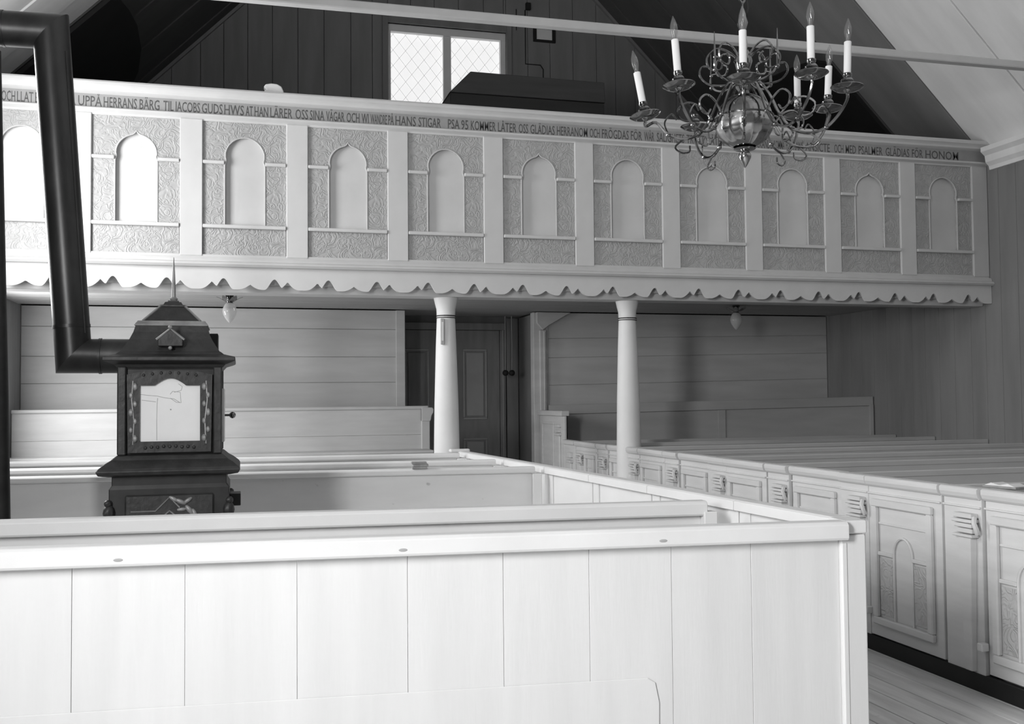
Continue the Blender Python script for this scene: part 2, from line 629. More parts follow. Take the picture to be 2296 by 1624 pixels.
# eaves cornices
cp = [(0, 4.02), (-.05, 4.02), (-.06, 4.06), (-.10, 4.10), (-.11, 4.17), (-.16, 4.21), (-.16, 4.26), (0, 4.26)]
struct(MB().prism([(XR + a, z) for a, z in cp], 0.0, 9.22).build('trim_5', 'ceil'), 'moulded eaves cornice on the wall by the gallery end')
struct(MB().prism([(XL - a, z + .06) for a, z in cp], 0.0, 9.22).build('trim_6', 'ceil'), 'moulded eaves cornice above the stove')

# ---- partition under the gallery: horizontal boards both sides of the door recess
SOF = 2.67
wb = struct(MB().box(XL, 1.88, YB + .02, YB + .10, -.025, SOF).box(3.74, XR, YB + .02, YB + .10, -.025, SOF).build('wall_rear', 'wall'),
            'partition of horizontal boards under the gallery')
zs = [0, .36, .70, 1.06, 1.42, 1.77, 2.085, 2.43, SOF]
for j in range(len(zs) - 1):
    MB().box(XL + .03, 1.87, YB, YB + .022, zs[j] + .003, zs[j + 1] - .003).build('board', 'wall', wb, bevel=.003)
zs = [0, .33, .68, 1.04, 1.40, 1.72, 2.08, 2.33, SOF]
for j in range(len(zs) - 1):
    dz = .075
    MB().hexa([(3.86, YB, zs[j] + .003), (XR - .03, YB, zs[j] + .003 + dz), (XR - .03, YB + .022, zs[j] + .003 + dz), (3.86, YB + .022, zs[j] + .003),
               (3.86, YB, zs[j + 1] - .003), (XR - .03, YB, zs[j + 1] - .003 + dz * (j < 7)), (XR - .03, YB + .022, zs[j + 1] - .003 + dz * (j < 7)), (3.86, YB + .022, zs[j + 1] - .003)]) \
        .build('board', 'wall', wb, bevel=.003)
# jamb post (left) and chamfered post with bracket (right)
struct(MB().box(1.87, 1.985, YB - .025, YB + .10, 0, SOF).build('trim_7', 'wall', bevel=.006), 'pale upright casing beside the door recess')
rp = struct(MB().box(3.66, 3.86, YB - .02, YB + .12, 0, SOF).build('trim_8', 'wall', bevel=.006), 'pale upright post on the bench side of the door recess')
MB().box(3.735, 3.83, YB - .055, YB - .02, 1.35, 2.44).build('moulding', 'wall', rp, bevel=.01)
MB().box(3.79, 3.805, YB - .065, YB - .05, 1.35, 2.42).build('moulding', 'wall', rp, bevel=.004)
MB().prism([(3.86, SOF), (4.16, SOF), (3.86, 2.50), (3.78, 2.44), (3.70, 2.53), (3.70, SOF)], YB - .06, YB - .02).build('bracket', 'wall', rp, bevel=.004)
# recess cheeks
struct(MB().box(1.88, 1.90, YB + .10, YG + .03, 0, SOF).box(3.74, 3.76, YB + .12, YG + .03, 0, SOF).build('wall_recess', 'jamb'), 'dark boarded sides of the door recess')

# ---- door with two leaves
dr = struct(empty('door_1', (2.70, YG, 0)), 'dark panelled double door in the recess under the gallery')
d_ = MB()
d_.box(-.84, -.76, -.06, .02, 0, 2.50).box(.76, .84, -.06, .02, 0, 2.50).box(-.84, .84, -.06, .02, 2.50, 2.60)
d_.build('door_frame', 'door', dr, bevel=.008)
MB().tube([(.80, -.065, 0), (.80, -.065, 2.5)], .012, 6).build('frame_bead', 'door_l', dr)
MB().box(.86, 1.03, -.03, .0, 0, SOF).build('side_board', 'jamb', dr, bevel=.006)
for s in (-1, 1):
    x0, x1 = (0.004, .755) if s > 0 else (-.755, -.004)
    lf = MB().box(x0, x1, -.045, .0, .01, 2.495).build('door_leaf', 'door', dr, bevel=.004)
    a, b = (x0 + .23, x1 - .18) if s > 0 else (x0 + .18, x1 - .23)
    for z0, z1 in ((1.27, 2.24), (.16, 1.02)):
        mo = MB()
        mo.box(a, a + .03, -.062, -.044, z0 + .03, z1 - .03).box(b - .03, b, -.062, -.044, z0 + .03, z1 - .03).box(a, b, -.062, -.044, z0, z0 + .03).box(a, b, -.062, -.044, z1 - .03, z1)
        mo.build('panel_moulding', 'door_l', lf, bevel=.008)
        MB().box(a + .05, b - .05, -.056, -.044, z0 + .05, z1 - .05).build('panel', 'door_l' if s > 0 else 'door', lf, bevel=.008)

# bell ropes
for i, x in enumerate((3.45, 3.54)):
    br = tag(empty('bell_rope', (x, YB + .62, 1.90)), 'hanging rope with a dark round knob, beside the recessed door', 'rope', 'pair of ropes by the door')
    MB().tube([(0, 0, 0), (.004, 0, .4), (0, 0, SOF - 1.90)], .008, 6).build('rope', 'rope', br)
    MB().sphere((0, 0, 0), .043, 12, 8, .95).build('knob', 'black', br, smooth=True)

# ================================================================== the gallery
ga = tag(empty('gallery', (2.73, GY, 2.55)), 'painted church gallery front with arched panels, inscription and scalloped valance', 'gallery')
GO = Vector((2.73, GY, 2.55))


def gp(mb, name, m, parent=ga, **kw):
    """build in world coordinates, then shift into the gallery's frame"""
    off = GO
    mb.v = [(p[0] - off.x, p[1] - off.y, p[2] - off.z) for p in mb.v]
    return mb.build(name, m, parent, **kw)


GX0, GX1 = XL + .024, XR - .026
# deck and soffit
deck = struct(MB().box(GX0, GX1, GY + .36, YG, SOF + .02, 2.85).build('floor_gallery', 'under'), 'deck of the gallery with boarded soffit')
x = GX0
for k in range(9):
    ya, yb = GY + .36 + k * .30, GY + .36 + (k + 1) * .30
    MB().box(GX0, GX1, ya + .002, min(yb, YB - .03) - .002, SOF, SOF + .022).build('soffit_board', 'under', deck, bevel=.003)
gp(MB().box(GX0, GX1, GY + .10, GY + .34, 2.531, SOF + .02), 'beam', 'cream', bevel=.006)
# handrail
hp = [(.20, 4.34), (-.075, 4.34), (-.085, 4.325), (-.085, 4.30), (-.07, 4.29), (-.055, 4.275), (-.05, 4.255), (-.03, 4.245), (.0, 4.235), (.20, 4.235)]
gp(MB().prism([(GY + a, z) for a, z in hp], GX0, GX1, 'X'), 'handrail', 'cream', smooth=False)
# inscription band
bandm = MB().box(GX0, GX1, GY - .005, GY + .16, 4.115, 4.237)
band = gp(bandm, 'inscription_band', 'band')
bp_ = [(.10, 4.117), (-.03, 4.117), (-.04, 4.108), (-.04, 4.095), (-.025, 4.088), (.0, 4.078), (.0, 4.06), (.10, 4.06)]
gp(MB().prism([(GY + a, z) for a, z in bp_], GX0, GX1, 'X'), 'bead_moulding', 'cream')
# backing
gp(MB().box(GX0, GX1, GY + .055, GY + .09, 2.60, 4.12), 'backing', 'smooth')
# lower mouldings
mp_ = [(.06, 2.86), (-.005, 2.86), (-.005, 2.835), (-.035, 2.83), (-.045, 2.81), (-.045, 2.795), (-.075, 2.785), (-.085, 2.765), (-.07, 2.745), (.06, 2.745)]
gp(MB().prism([(GY + a, z) for a, z in mp_], GX0, GX1, 'X'), 'bottom_moulding', 'smooth')

# pilasters
PIT = .9225
pil = [-1.446 + PIT * i for i in range(-1, 11)]
pm = MB().box(0, .192, -.012, .055, 0, 1.225)
p0 = pm.build('pilaster', 'cream', ga, bevel=.005)
p0.location = (pil[0] - GO.x, 0, 2.845 - GO.z)
for x in pil[1:-1]:
    link_copy(p0, ga, (x - GO.x, 0, 2.845 - GO.z))
gp(MB().box(7.775, GX1, GY - .012, GY + .055, 2.845, 4.07), 'end_pilaster', 'smooth', bevel=.005)
gp(MB().box(GX0, pil[0] - .0, GY - .002, GY + .055, 2.845, 4.07), 'end_pilaster', 'smooth', bevel=.005)

PW = PIT - .192


def arch_outline(kind):
    """niche outline inside a panel of width PW, z from 0 (sill) up; returns points going left foot -> top -> right foot"""
    c = PW / 2
    hw, hs, zs_, zt = .176, .170, .585, .80
    pts = [(c - hw, .0), (c - hw, zs_ - .05), (c - hw + .004, zs_ - .03), (c - hs + .006, zs_ - .012), (c - hs + .006, zs_)]
    n = 14
    if kind == 'round':
        for i in range(n + 1):
            a = math.pi - math.pi * i / n
            rr = hs + .004 if 0 < i < n else hs
            pts.append((c + rr * math.cos(a), zs_ + .028 + (zt - zs_ - .03) * math.sin(a)))
    else:
        half = []
        for i in range(8):
            a = math.pi - (math.pi / 2) * i / 9
            half.append((c + hs * math.cos(a), zs_ + .02 + (zt - zs_ - .045) * math.sin(a)))
        half += [(c - .03, zt - .026), (c - .012, zt - .012)]
        pts += half + [(c, zt + .006)] + [(2 * c - px, pz) for px, pz in reversed(half)]
    m_ = [(2 * c - px, pz) for px, pz in reversed(pts[:5])]
    pts += m_
    return pts


def panel_mesh(kind):
    """carved board with arched opening: upper spandrel + side strips, opening cut right through"""
    o = arch_outline(kind)
    n = len(o)
    mb = MB()
    zt = 1.225 - .285            # top of the board above the sill
    d0, d1 = .012, .045
    # outer polygon walked parallel to the inner outline
    outer = []
    for (px, pz) in o:
        t = (px - o[0][0]) / (o[-1][0] - o[0][0])
        outer.append(None)
    # distribute: left edge up, top across, right edge down
    per = zt + PW + zt
    for i in range(n):
        s = per * i / (n - 1)
        if s <= zt:
            outer[i] = (0, s)
        elif s <= zt + PW:
            outer[i] = (s - zt, zt)
        else:
            outer[i] = (PW, zt - (s - zt - PW))
    # snap corners
    il = min(range(n), key=lambda i: abs(per * i / (n - 1) - zt))
    ir = min(range(n), key=lambda i: abs(per * i / (n - 1) - zt - PW))
    outer[il] = (0, zt)
    outer[ir] = (PW, zt)
    F = [(p[0], d0, p[1]) for p in outer] + [(p[0], d0, p[1]) for p in o]
    B = [(p[0], d1, p[1]) for p in outer] + [(p[0], d1, p[1]) for p in o]
    vs_ = F + B
    fs_ = []
    for i in range(n - 1):
        fs_.append((i, i + 1, n + i + 1, n + i))
        fs_.append((2 * n + i, 3 * n + i, 3 * n + i + 1, 2 * n + i + 1))
        fs_.append((n + i, n + i + 1, 3 * n + i + 1, 3 * n + i))
        fs_.append((i, 2 * n + i, 2 * n + i + 1, i + 1))
    fs_.append((0, n, 3 * n, 2 * n))
    fs_.append((n - 1, 3 * n - 1 + n, 2 * n - 1, n - 1) if False else (n - 1, 3 * n - 1, 4 * n - 1, 2 * n - 1))
    mb._add(vs_, fs_)
    return mb


def rim_mesh(kind):
    o = arch_outline(kind)
    return MB().tube([(p[0], .012, p[1]) for p in o], .0065, 6)


carv, rims = {}, {}
for kd in ('round', 'pointed'):
    c0 = panel_mesh(kd).build('carved_board', 'carved', ga)
    r0 = rim_mesh(kd).build('arch_rim', 'smooth', ga, smooth=True)
    carv[kd], rims[kd] = c0, r0
nic = MB().box(.165, PW - .165, .046, .056, .0, .83).build('niche_panel', 'cream', ga)
# imposts, sill and lower carved board
io = MB().box(.004, PW / 2 - .178, -.022, .02, .545, .575).build('impost_ledge', 'cream', ga, bevel=.005)
io2 = MB().box(PW / 2 + .178, PW - .004, -.022, .02, .545, .575).build('impost_ledge', 'cream', ga, bevel=.005)
so = MB().box(.004, PW - .004, -.024, .05, -.032, .0).build('sill_ledge', 'cream', ga, bevel=.005)
lo = MB().box(.004, PW - .004, .012, .05, -.285, -.032).build('carved_board', 'carved', ga, bevel=.003)
protos = [nic, io, io2, so, lo]
first = True
used = set()
for i in range(11):
    x = pil[i] + .192
    kd = 'round' if i % 2 == 0 else 'pointed'
    base = (x - GO.x, 0, 3.13 - GO.z)
    items = [(carv[kd], kd), (rims[kd], kd + 'r')] + [(p, id(p)) for p in protos]
    for p, key in items:
        if key in used:
            link_copy(p, ga, base)
        else:
            p.location = base
            used.add(key)

# scalloped valance
U = [(0.0, .098, 'r'), (.25, .045, 'c'), (.48, .095, 'r'), (.605, .075, 'c'), (.893, .07, 'c'), (1.0, .098, 'r')]


def valance_z(u):
    """height of the cut edge above the lowest lobe, u in [0,1)"""
    best = 0.0
    for a, ha, ka in U:
        d = abs(u - a) * PIT
        if ka == 'r':
            v = ha * (.5 + .5 * math.cos(math.pi * min(1, d / .088)))
        else:
            v = ha * max(0, 1 - d / .105) ** 1.9
        best = max(best, v)
    # lobes stay convex between the cuts
    return best


vp = []
x = GX0
N = int((GX1 - GX0) / .0115)
for i in range(N + 1):
    x = GX0 + (GX1 - GX0) * i / N
    u = ((x - 5.385) / PIT) % 1.0
    vp.append((x, 2.548 + valance_z(u)))
vm = MB()
nv = len(vp)
vs_ = []
for yy in (GY - .035, GY - .012):
    vs_ += [(p[0], yy, 2.75) for p in vp] + [(p[0], yy, p[1]) for p in vp]
fs_ = []
for i in range(nv - 1):
    fs_.append((i, i + 1, nv + i + 1, nv + i))
    fs_.append((2 * nv + i, 3 * nv + i, 3 * nv + i + 1, 2 * nv + i + 1))
    fs_.append((nv + i, nv + i + 1, 3 * nv + i + 1, 3 * nv + i))
    fs_.append((i, 2 * nv + i, 2 * nv + i + 1, i + 1))
fs_ += [(0, nv, 3 * nv, 2 * nv), (nv - 1, 3 * nv - 1, 4 * nv - 1, 2 * nv - 1)]
vm._add(vs_, fs_)
gp(vm, 'valance', 'cream')
gp(MB().box(GX0, GX1, GY - .012, GY + .10, 2.66, 2.745), 'valance_board', 'smooth')

# inscription: each word set at its measured place along the band
PXX = [(0, -1.983), (203, -1.26), (403, -.524), (645, .41), (873, 1.338), (1089, 2.264), (1292, 3.179), (1485, 4.092), (1672, 5.02), (1847, 5.93), (2016, 6.849), (2178, 7.771), (2220, 8.0)]


def px2x(p):
    for (a, xa), (b, xb) in zip(PXX, PXX[1:]):
        if a <= p <= b:
            return xa + (xb - xa) * (p - a) / (b - a)
    return xa


WORDS = [('OCH', 4, 34), ('LLAT', 38, 74), ('ER', 78, 98), ('OSS', 102, 128), ('GÅ', 133, 168), ('UPPÅ', 174, 227), ('HERRANS', 231, 305), ('BÄRG', 311, 356), ('TIL', 365, 388),
         ('IACOBS', 393, 447), ('GUDS', 451, 497), ('HWS', 501, 545), ('AT', 549, 565), ('HAN', 569, 600), ('LÄRER', 605, 655),
         ('OSS', 662, 690), ('SINA', 694, 726), ('VÄGAR', 730, 771), ('OCH', 776, 805), ('WI', 810, 826), ('WANDRE', 830, 868), ('PÅ', 871, 883),
         ('HANS', 887, 932), ('STIGAR', 938, 988), ('PSA', 1004, 1030), ('95', 1034, 1050), ('KOMMER', 1056, 1112), ('LÅTER', 1117, 1158), ('OSS', 1163, 1184),
         ('GLÄDIAS', 1189, 1244), ('HERRANOM', 1249, 1318), ('OCH', 1323, 1345), ('FRÖGDAS', 1350, 1410), ('FÖR', 1415, 1440), ('WÅR', 1445, 1468), ('SALIGHETS', 1474, 1535),
         ('TRÖST', 1540, 1580), ('LÅTER', 1588, 1625), ('OSS', 1630, 1652), ('MED', 1657, 1682), ('TACKANDE', 1687, 1732), ('KOMMA', 1736, 1760), ('FÖR', 1763, 1776), ('HANS', 1779, 1802),
         ('ANSICTE', 1807, 1862), ('OCH', 1872, 1892), ('MED', 1897, 1920), ('PSALMER', 1926, 1980), ('GLÄDIAS', 1987, 2040), ('FÖR', 2046, 2070), ('HONOM', 2076, 2150)]
dg = bpy.context.evaluated_depsgraph_get()
for w_, a, b in WORDS:
    cu = bpy.data.curves.new('lettering', 'FONT')
    cu.body = w_
    cu.size = 1.0
    cu.extrude = .012
    cu.offset = .005
    cu.resolution_u = 2
    to = bpy.data.objects.new('lettering_tmp', cu)
    COL.objects.link(to)
    bpy.context.view_layer.update()
    me = bpy.data.meshes.new_from_object(to.evaluated_get(bpy.context.evaluated_depsgraph_get()))
    bpy.data.objects.remove(to)
    bpy.data.curves.remove(cu)
    xs = [v.co.x for v in me.vertices]
    xa, xb = px2x(a), px2x(b)
    sx = (xb - xa) / (max(xs) - min(xs))
    sz = .092 / .72
    mnx = min(xs)
    for v in me.vertices:
        cx_, cy_, cz_ = v.co
        v.co = ((cx_ - mnx) * sx + xa - GO.x, GY - .0052 - cz_ * .08 - GO.y, 4.127 + cy_ * sz - GO.z)
    me.materials.append(M['letter'])
    lo_ = bpy.data.objects.new('lettering', me)
    COL.objects.link(lo_)
    lo_.parent = band

# columns carrying the gallery
for x, lb in ((1.915, 'white tapering column with a narrow card, beside the recessed door'), (3.79, 'white tapering column in front of the rear bench, without a card')):
    col = tag(empty('column', (x, 9.53, 0)), lb, 'column', 'columns under the gallery')
    MB().lathe([(.150, 0), (.150, .06), (.138, .08), (.130, .20), (.126, .9), (.116, 1.5), (.100, 2.05), (.0885, 2.335)], 20, off=.5).build('shaft', 'white', col, smooth=True)
    MB().lathe([(.092, 2.333), (.092, 2.345), (.089, 2.35), (.092, 2.42), (.105, 2.47), (.118, 2.530)], 20, off=.5).build('capital', 'white', col, smooth=True)
    MB().lathe([(.093, 2.350), (.096, 2.353), (.096, 2.358), (.093, 2.361)], 16).build('wire_ring', 'iron_plain', col)
    MB().lathe([(.0955, 2.333), (.0975, 2.335), (.0975, 2.339), (.0955, 2.341)], 16).build('wire_ring', 'iron_plain', col)
    if x < 2:
        MB().box(-.072, -.038, -.112, -.090, 2.075, 2.325).build('card', 'crack', col, bevel=.002)
        MB().box(-.063, -.047, -.116, -.111, 2.11, 2.29).build('card_face', 'paper', col)

# soffit lamps


def soffit_lamp(x, y, lb):
    t = tag(empty('ceiling_lamp', (x, y, SOF)), lb, 'lamp', 'lamps under the gallery')
    MB().lathe([(.042, 0), (.05, -.012), (.034, -.03), (.03, -.08), (.038, -.095)], 12).build('socket', 'brass_dark', t, smooth=True)
    for k_ in range(6):
        a = k_ * math.pi / 3
        ca, sa = math.cos(a), math.sin(a)
        pts = [(.03, -.085), (.06, -.07), (.10, -.045), (.135, -.03)]
        lf = MB()
        wds = [.014, .032, .030, .005]
        V = []
        for (r_, z_), w2 in zip(pts, wds):
            for s in (-1, 1):
                V.append((r_ * ca - s * w2 * sa, r_ * sa + s * w2 * ca, z_))
            for s in (-1, 1):
                V.append((r_ * ca - s * w2 * sa, r_ * sa + s * w2 * ca, z_ + .004))
        Fc = []
        for q in range(3):
            o_ = q * 4
            Fc += [(o_, o_ + 1, o_ + 5, o_ + 4), (o_ + 2, o_ + 6, o_ + 7, o_ + 3), (o_, o_ + 4, o_ + 6, o_ + 2), (o_ + 1, o_ + 3, o_ + 7, o_ + 5)]
        Fc += [(0, 2, 3, 1), (12, 13, 15, 14)]
        lf._add(V, Fc)
        lf.build('leaf', 'brass_dark', t)
    MB().lathe([(.036, -.092), (.052, -.11), (.070, -.15), (.074, -.18), (.064, -.22), (.044, -.255), (.022, -.285), (.004, -.30)], 16).build('glass', 'globe', t, smooth=True)
    return t


soffit_lamp(-.114, 10.885, 'small glass-bulb ceiling lamp with leafy mount, above the stove-side rear bench')
soffit_lamp(5.856, 11.14, 'small glass-bulb ceiling lamp with leafy mount, above the dark rear bench')

# organ case and small things in the gallery
og = tag(empty('organ_case', (3.26, 11.4, 2.85)), 'large dark wooden organ case with sloping lid in the gallery', 'organ')
MB().box(-.94, .94, -.19, .60, 0, 2.228).build('body', 'organ', og, bevel=.006)
MB().prism([(-.95, 2.228), (.95, 2.232), (.94, 2.476), (-.70, 2.487)], -.20, .60).build('lid', mat('organ_lid_wood', .05, .45, var=.2, scale=4, stretch=(.5, 1, 4)), og, bevel=.006)  # glare put into the lid's paler colour
MB().box(-.90, .90, -.21, -.18, .1, 1.95).build('front_panel', 'organ', og, bevel=.01)

bl = tag(empty('plaster_scrap', (.285, GY + .03, 4.34)), 'small pale rounded lump lying on the gallery handrail', 'scrap')
MB().prism([(-.075, 0), (-.085, .03), (-.062, .04), (-.088, .06), (-.07, .088), (-.02, .098), (.03, .095), (.07, .075), (.09, .03), (.088, 0)], -.04, .04).build('lump', 'paper', bl, bevel=.008, bseg=2)

pf = tag(empty('framed_notice', (4.16, YG, 6.72)), 'small framed notice hanging on the dark gable wall beside the window', 'picture frame')
f_ = MB()
f_.box(-.165, .165, -.025, 0, -.11, -.075).box(-.165, .165, -.025, 0, .075, .11).box(-.165, -.115, -.025, 0, -.075, .075).box(.115, .165, -.025, 0, -.075, .075)
f_.build('frame', 'black', pf, bevel=.004)
MB().box(-.116, .116, -.014, -.002, -.076, .076).build('sheet', 'paper', pf)

wi = tag(empty('wall_cable', (4.0, YG, 5.3)), 'thin electric cable run down the gable boards below the notice', 'cable')
MB().tube([(-.12, -.008, 1.75), (-.12, -.008, .98), (.10, -.008, .98), (.14, -.008, .92), (.14, -.008, .0)], .008, 6).build('cable', 'black', wi)
MB().tube([(-.25, -.008, 1.75), (-.25, -.008, 1.45)], .006, 6).build('cable', 'black', wi)
jb = tag(MB().box(-.035, .035, -.05, 0, -.05, .05).build('junction_box', 'black', bevel=.006), 'small dark junction box high on the gable wall', 'junction box')
jb.location = (3.92, YG, 7.10)

# tie beam across the nave
tb = MB().prism([(7.465, 4.453), (7.535, 4.453), (7.54, 4.462), (7.54, 4.508), (7.532, 4.518), (7.468, 4.518), (7.46, 4.508), (7.46, 4.462)], 4.53 - 6.8 - .02, 12.26 - 4.53 + .02, 'X')
tb.v = [(p[0], p[1], p[2] + .022 + .0035 * p[0]) for p in tb.v]
tag(tb.build('tie_beam', 'beam'), 'slender pale tie beam spanning the nave below the ceiling', 'beam')

# ================================================================== left pews (white block)
PH = 1.06


def aisle_x(y):
    return 2.397 - .0575 * (y - 3.5)


def row_line(c, s):
    """row Y = c + s*X ; returns aisle end point and direction"""
    X = 2.3
    for _ in range(6):
        Y = c + s * X
        X = aisle_x(Y)
    return Vector((X, c + s * X, 0)), math.atan(s)


def left_pew(label, c, s, seat=True, back_mat='pew_back', rail=(.030, .07), post=True, boards=None, xleft=XL + .03, lower=False, e=-.10):
    p, a = row_line(c, s)
    root = tag(empty('pew', p, a), label, 'pew', 'white pews on the stove side')
    Lr = -(p.x - xleft) / math.cos(a)         # local x of the wall end (negative)
    if boards:
        xs = [(bx - p.x) / math.cos(a) for bx in boards]
        xs = [Lr] + [q for q in xs if q > Lr + .05 and q < e - .05] + [e]
        for j in range(len(xs) - 1):
            MB().box(xs[j] + .0007, xs[j + 1] - .0007, .012 + .0015 * (j % 2), .034, 0, PH - .07).build('board', 'white_v', root, bevel=.0008)
    else:
        zz = [0, .36, .72, PH - .045]
        for j in range(3):
            MB().box(Lr, e, .010, .032, zz[j] + .0015, zz[j + 1] - .0015).build('board', back_mat, root, bevel=.0015)
    t, hgt = rail
    rp_ = [(-t, PH - hgt), (-t - .006, PH - hgt + .01), (-t - .006, PH - .012), (-t + .008, PH), (.05 - .008, PH), (.05, PH - .012), (.05, PH - hgt)]
    MB().prism(rp_, Lr, e + .02, 'X').build('top_rail', 'white' if boards else back_mat, root, bevel=.003)
    if post:
        MB().box(e - .0, e + .065, -.045, .03, 0, PH - .05).build('end_post', 'white', root, bevel=.004)
    if seat:
        MB().box(Lr, e - .002, -.36, .010, .42, .445).build('seat', back_mat, root, bevel=.004)
        MB().box(Lr, e - .002, -.33, -.31, 0, .42).build('seat_front', back_mat, root, bevel=.003)
    if lower:
        MB().prism([(Lr, 0), (-.90, 0), (-.88, .03), (-.875, .40), (-.89, .475), (-.92, .493), (Lr, .493)], .006, .012).build('lower_board', 'white_v', root, bevel=.002)
    return root, p, a


ROWS = [
    ('white boarded front partition of the stove-side pews with thick top rail', 3.686, -.085),
    ('white pew with plain back, just behind the front partition', 4.568, -.084),
    ('grey-white pew with worn back right behind the stove, books on its rail', 7.193, -.0995),
    ('white pew, second one behind the stove', 8.10, -.085),
    ('white pew standing right in front of the column with the card', 9.13, -.05),
]
BX = [-2.0, -1.6, -1.25, -.93, -.56, -.189, .193, .584, .935, 1.261, 1.582, 1.904]
pA, cA, aA = left_pew(ROWS[0][0], ROWS[0][1], ROWS[0][2], seat=False, rail=(.034, .072), boards=BX, post=False, lower=True, e=-.13)
# knots showing through the paint of its rail
for kx in (-.40, .565, 1.535):
    kb = MB().sphere((0, 0, 0), .013, 10, 6, .5)
    lx = (kx - cA.x) / math.cos(aA)
    kb.v = [(lx + q[0] * 1.4, -.0395 + q[1] * .12, 1.012 + q[2]) for q in kb.v]
    kb.build('knot', mat('knot_stain', .42, .6), pA, smooth=True)
# corner post of the front partition
MB().box(-.13, -.022, -.006, .10, 0, PH - .055).build('corner_post', 'white_v', pA, bevel=.006)
MB().box(-.127, -.105, -.010, .0, .0, PH - .085).build('post_fillet', 'white', pA, bevel=.003)
pB, cB, aB = left_pew(ROWS[1][0], ROWS[1][1], ROWS[1][2], back_mat='white', e=-.24)
pC, cC, aC = left_pew(ROWS[2][0], ROWS[2][1], ROWS[2][2], back_mat='pew_worn', rail=(.02, .045), e=-.17)
pE, cE, aE = left_pew(ROWS[3][0], ROWS[3][1], ROWS[3][2], back_mat='white', rail=(.02, .045), e=-.17)
pD, cD, aD = left_pew(ROWS[4][0], ROWS[4][1], ROWS[4][2], back_mat='white', rail=(.02, .045), e=-.17)


def aisle_panel(y0, y1, label):
    y0, y1 = y0 + .004, y1 - .004
    """aisle side panel with capping between y0 and y1 in world, as parts of a pew root"""
    x0, x1 = aisle_x(y0), aisle_x(y1)
    Lg = math.hypot(x1 - x0, y1 - y0)
    an = math.atan2(-(x1 - x0), (y1 - y0))
    root = tag(empty('pew_gate', (x0, y0, 0), an), label, 'pew gate', 'white pew gates on the stove side')

    def B(mb, nm, m_, par=root, bev=.003):
        return mb.build(nm, m_, par, bevel=bev)
    d = B(MB().box(-.045, -.02, .004, Lg - .004, .0, PH - .05), 'panel', 'white')
    # stiles and rails proud on the inside
    B(MB().box(-.055, -.045, .004, .09, .06, PH - .05), 'stile', 'white', d)
    B(MB().box(-.055, -.045, Lg - .09, Lg - .004, .06, PH - .05), 'stile', 'white', d)
    B(MB().box(-.020, -.008, .004, .10, .06, PH - .05), 'stile', 'white', d)
    B(MB().box(-.020, -.008, Lg - .10, Lg - .004, .06, PH - .05), 'stile', 'white', d)
    B(MB().box(-.020, -.008, .10, Lg - .10, PH - .15, PH - .05), 'stile', 'white', d)
    cap = MB().prism([(-.085, PH - .05), (-.085, PH - .008), (-.07, PH), (.0, PH), (.018, PH - .012), (.018, PH - .03), (.0, PH - .05)], -.001, Lg - .001, 'Y')
    B(cap, 'cap', 'white', root, .002)
    B(MB().box(-.012, .0, .0, Lg, 0, .10), 'kickboard', 'kick', root)
    return root


aisle_panel(cA.y + .125, cB.y, 'white pew door next to the corner post of the front partition')
aisle_panel(cB.y, 5.30, 'white aisle door of the pew just behind the front partition')
aisle_panel(5.30, 6.15, 'white aisle panel of the open stove bay, nearer the front partition')
aisle_panel(6.15, cC.y, 'white aisle panel of the open stove bay, nearer the pew with books')
aisle_panel(cC.y, cE.y, 'white aisle door of the pew with the books on its rail')
aisle_panel(cE.y, cD.y, 'white aisle door of the second pew behind the stove')
ld_ = aisle_panel(cD.y, 9.37, 'white aisle door with raised end cap next to the column with the card')
# cap closing the front corner
MB().box(-.115, -.018, -.010, .124, PH - .052, PH).build('cap', 'white', pA, bevel=.006)
LD = 9.37 - cD.y
MB().box(-.16, .03, LD - .075, LD, PH - .01, PH + .02).build('end_cap', 'white', ld_, bevel=.008)
MB().box(-.14, -.046, LD - .06, LD - .02, 0, PH - .01).build('end_panel', 'white', ld_, bevel=.004)

# books on the pew behind the stove
bk = tag(empty('hymn_books', (1.225, 7.193 - .0995 * 1.225 + .004, PH), -.09), 'small stack of old hymn books lying on the pew rail', 'books')
for j, (dx, m_) in enumerate(((0, 'book'), (.008, 'book'), (-.004, 'book'))):
    MB().box(-.055 + dx, .052 + dx, -.032, .034, j * .017, j * .017 + .0165).build('book', m_, bk, bevel=.003)

# ================================================================== right box pews
XP = 3.728
BR = [2.86, 3.80, 4.74, 5.72, 6.65, 7.59, 8.50, 9.40, 10.28, 11.02]


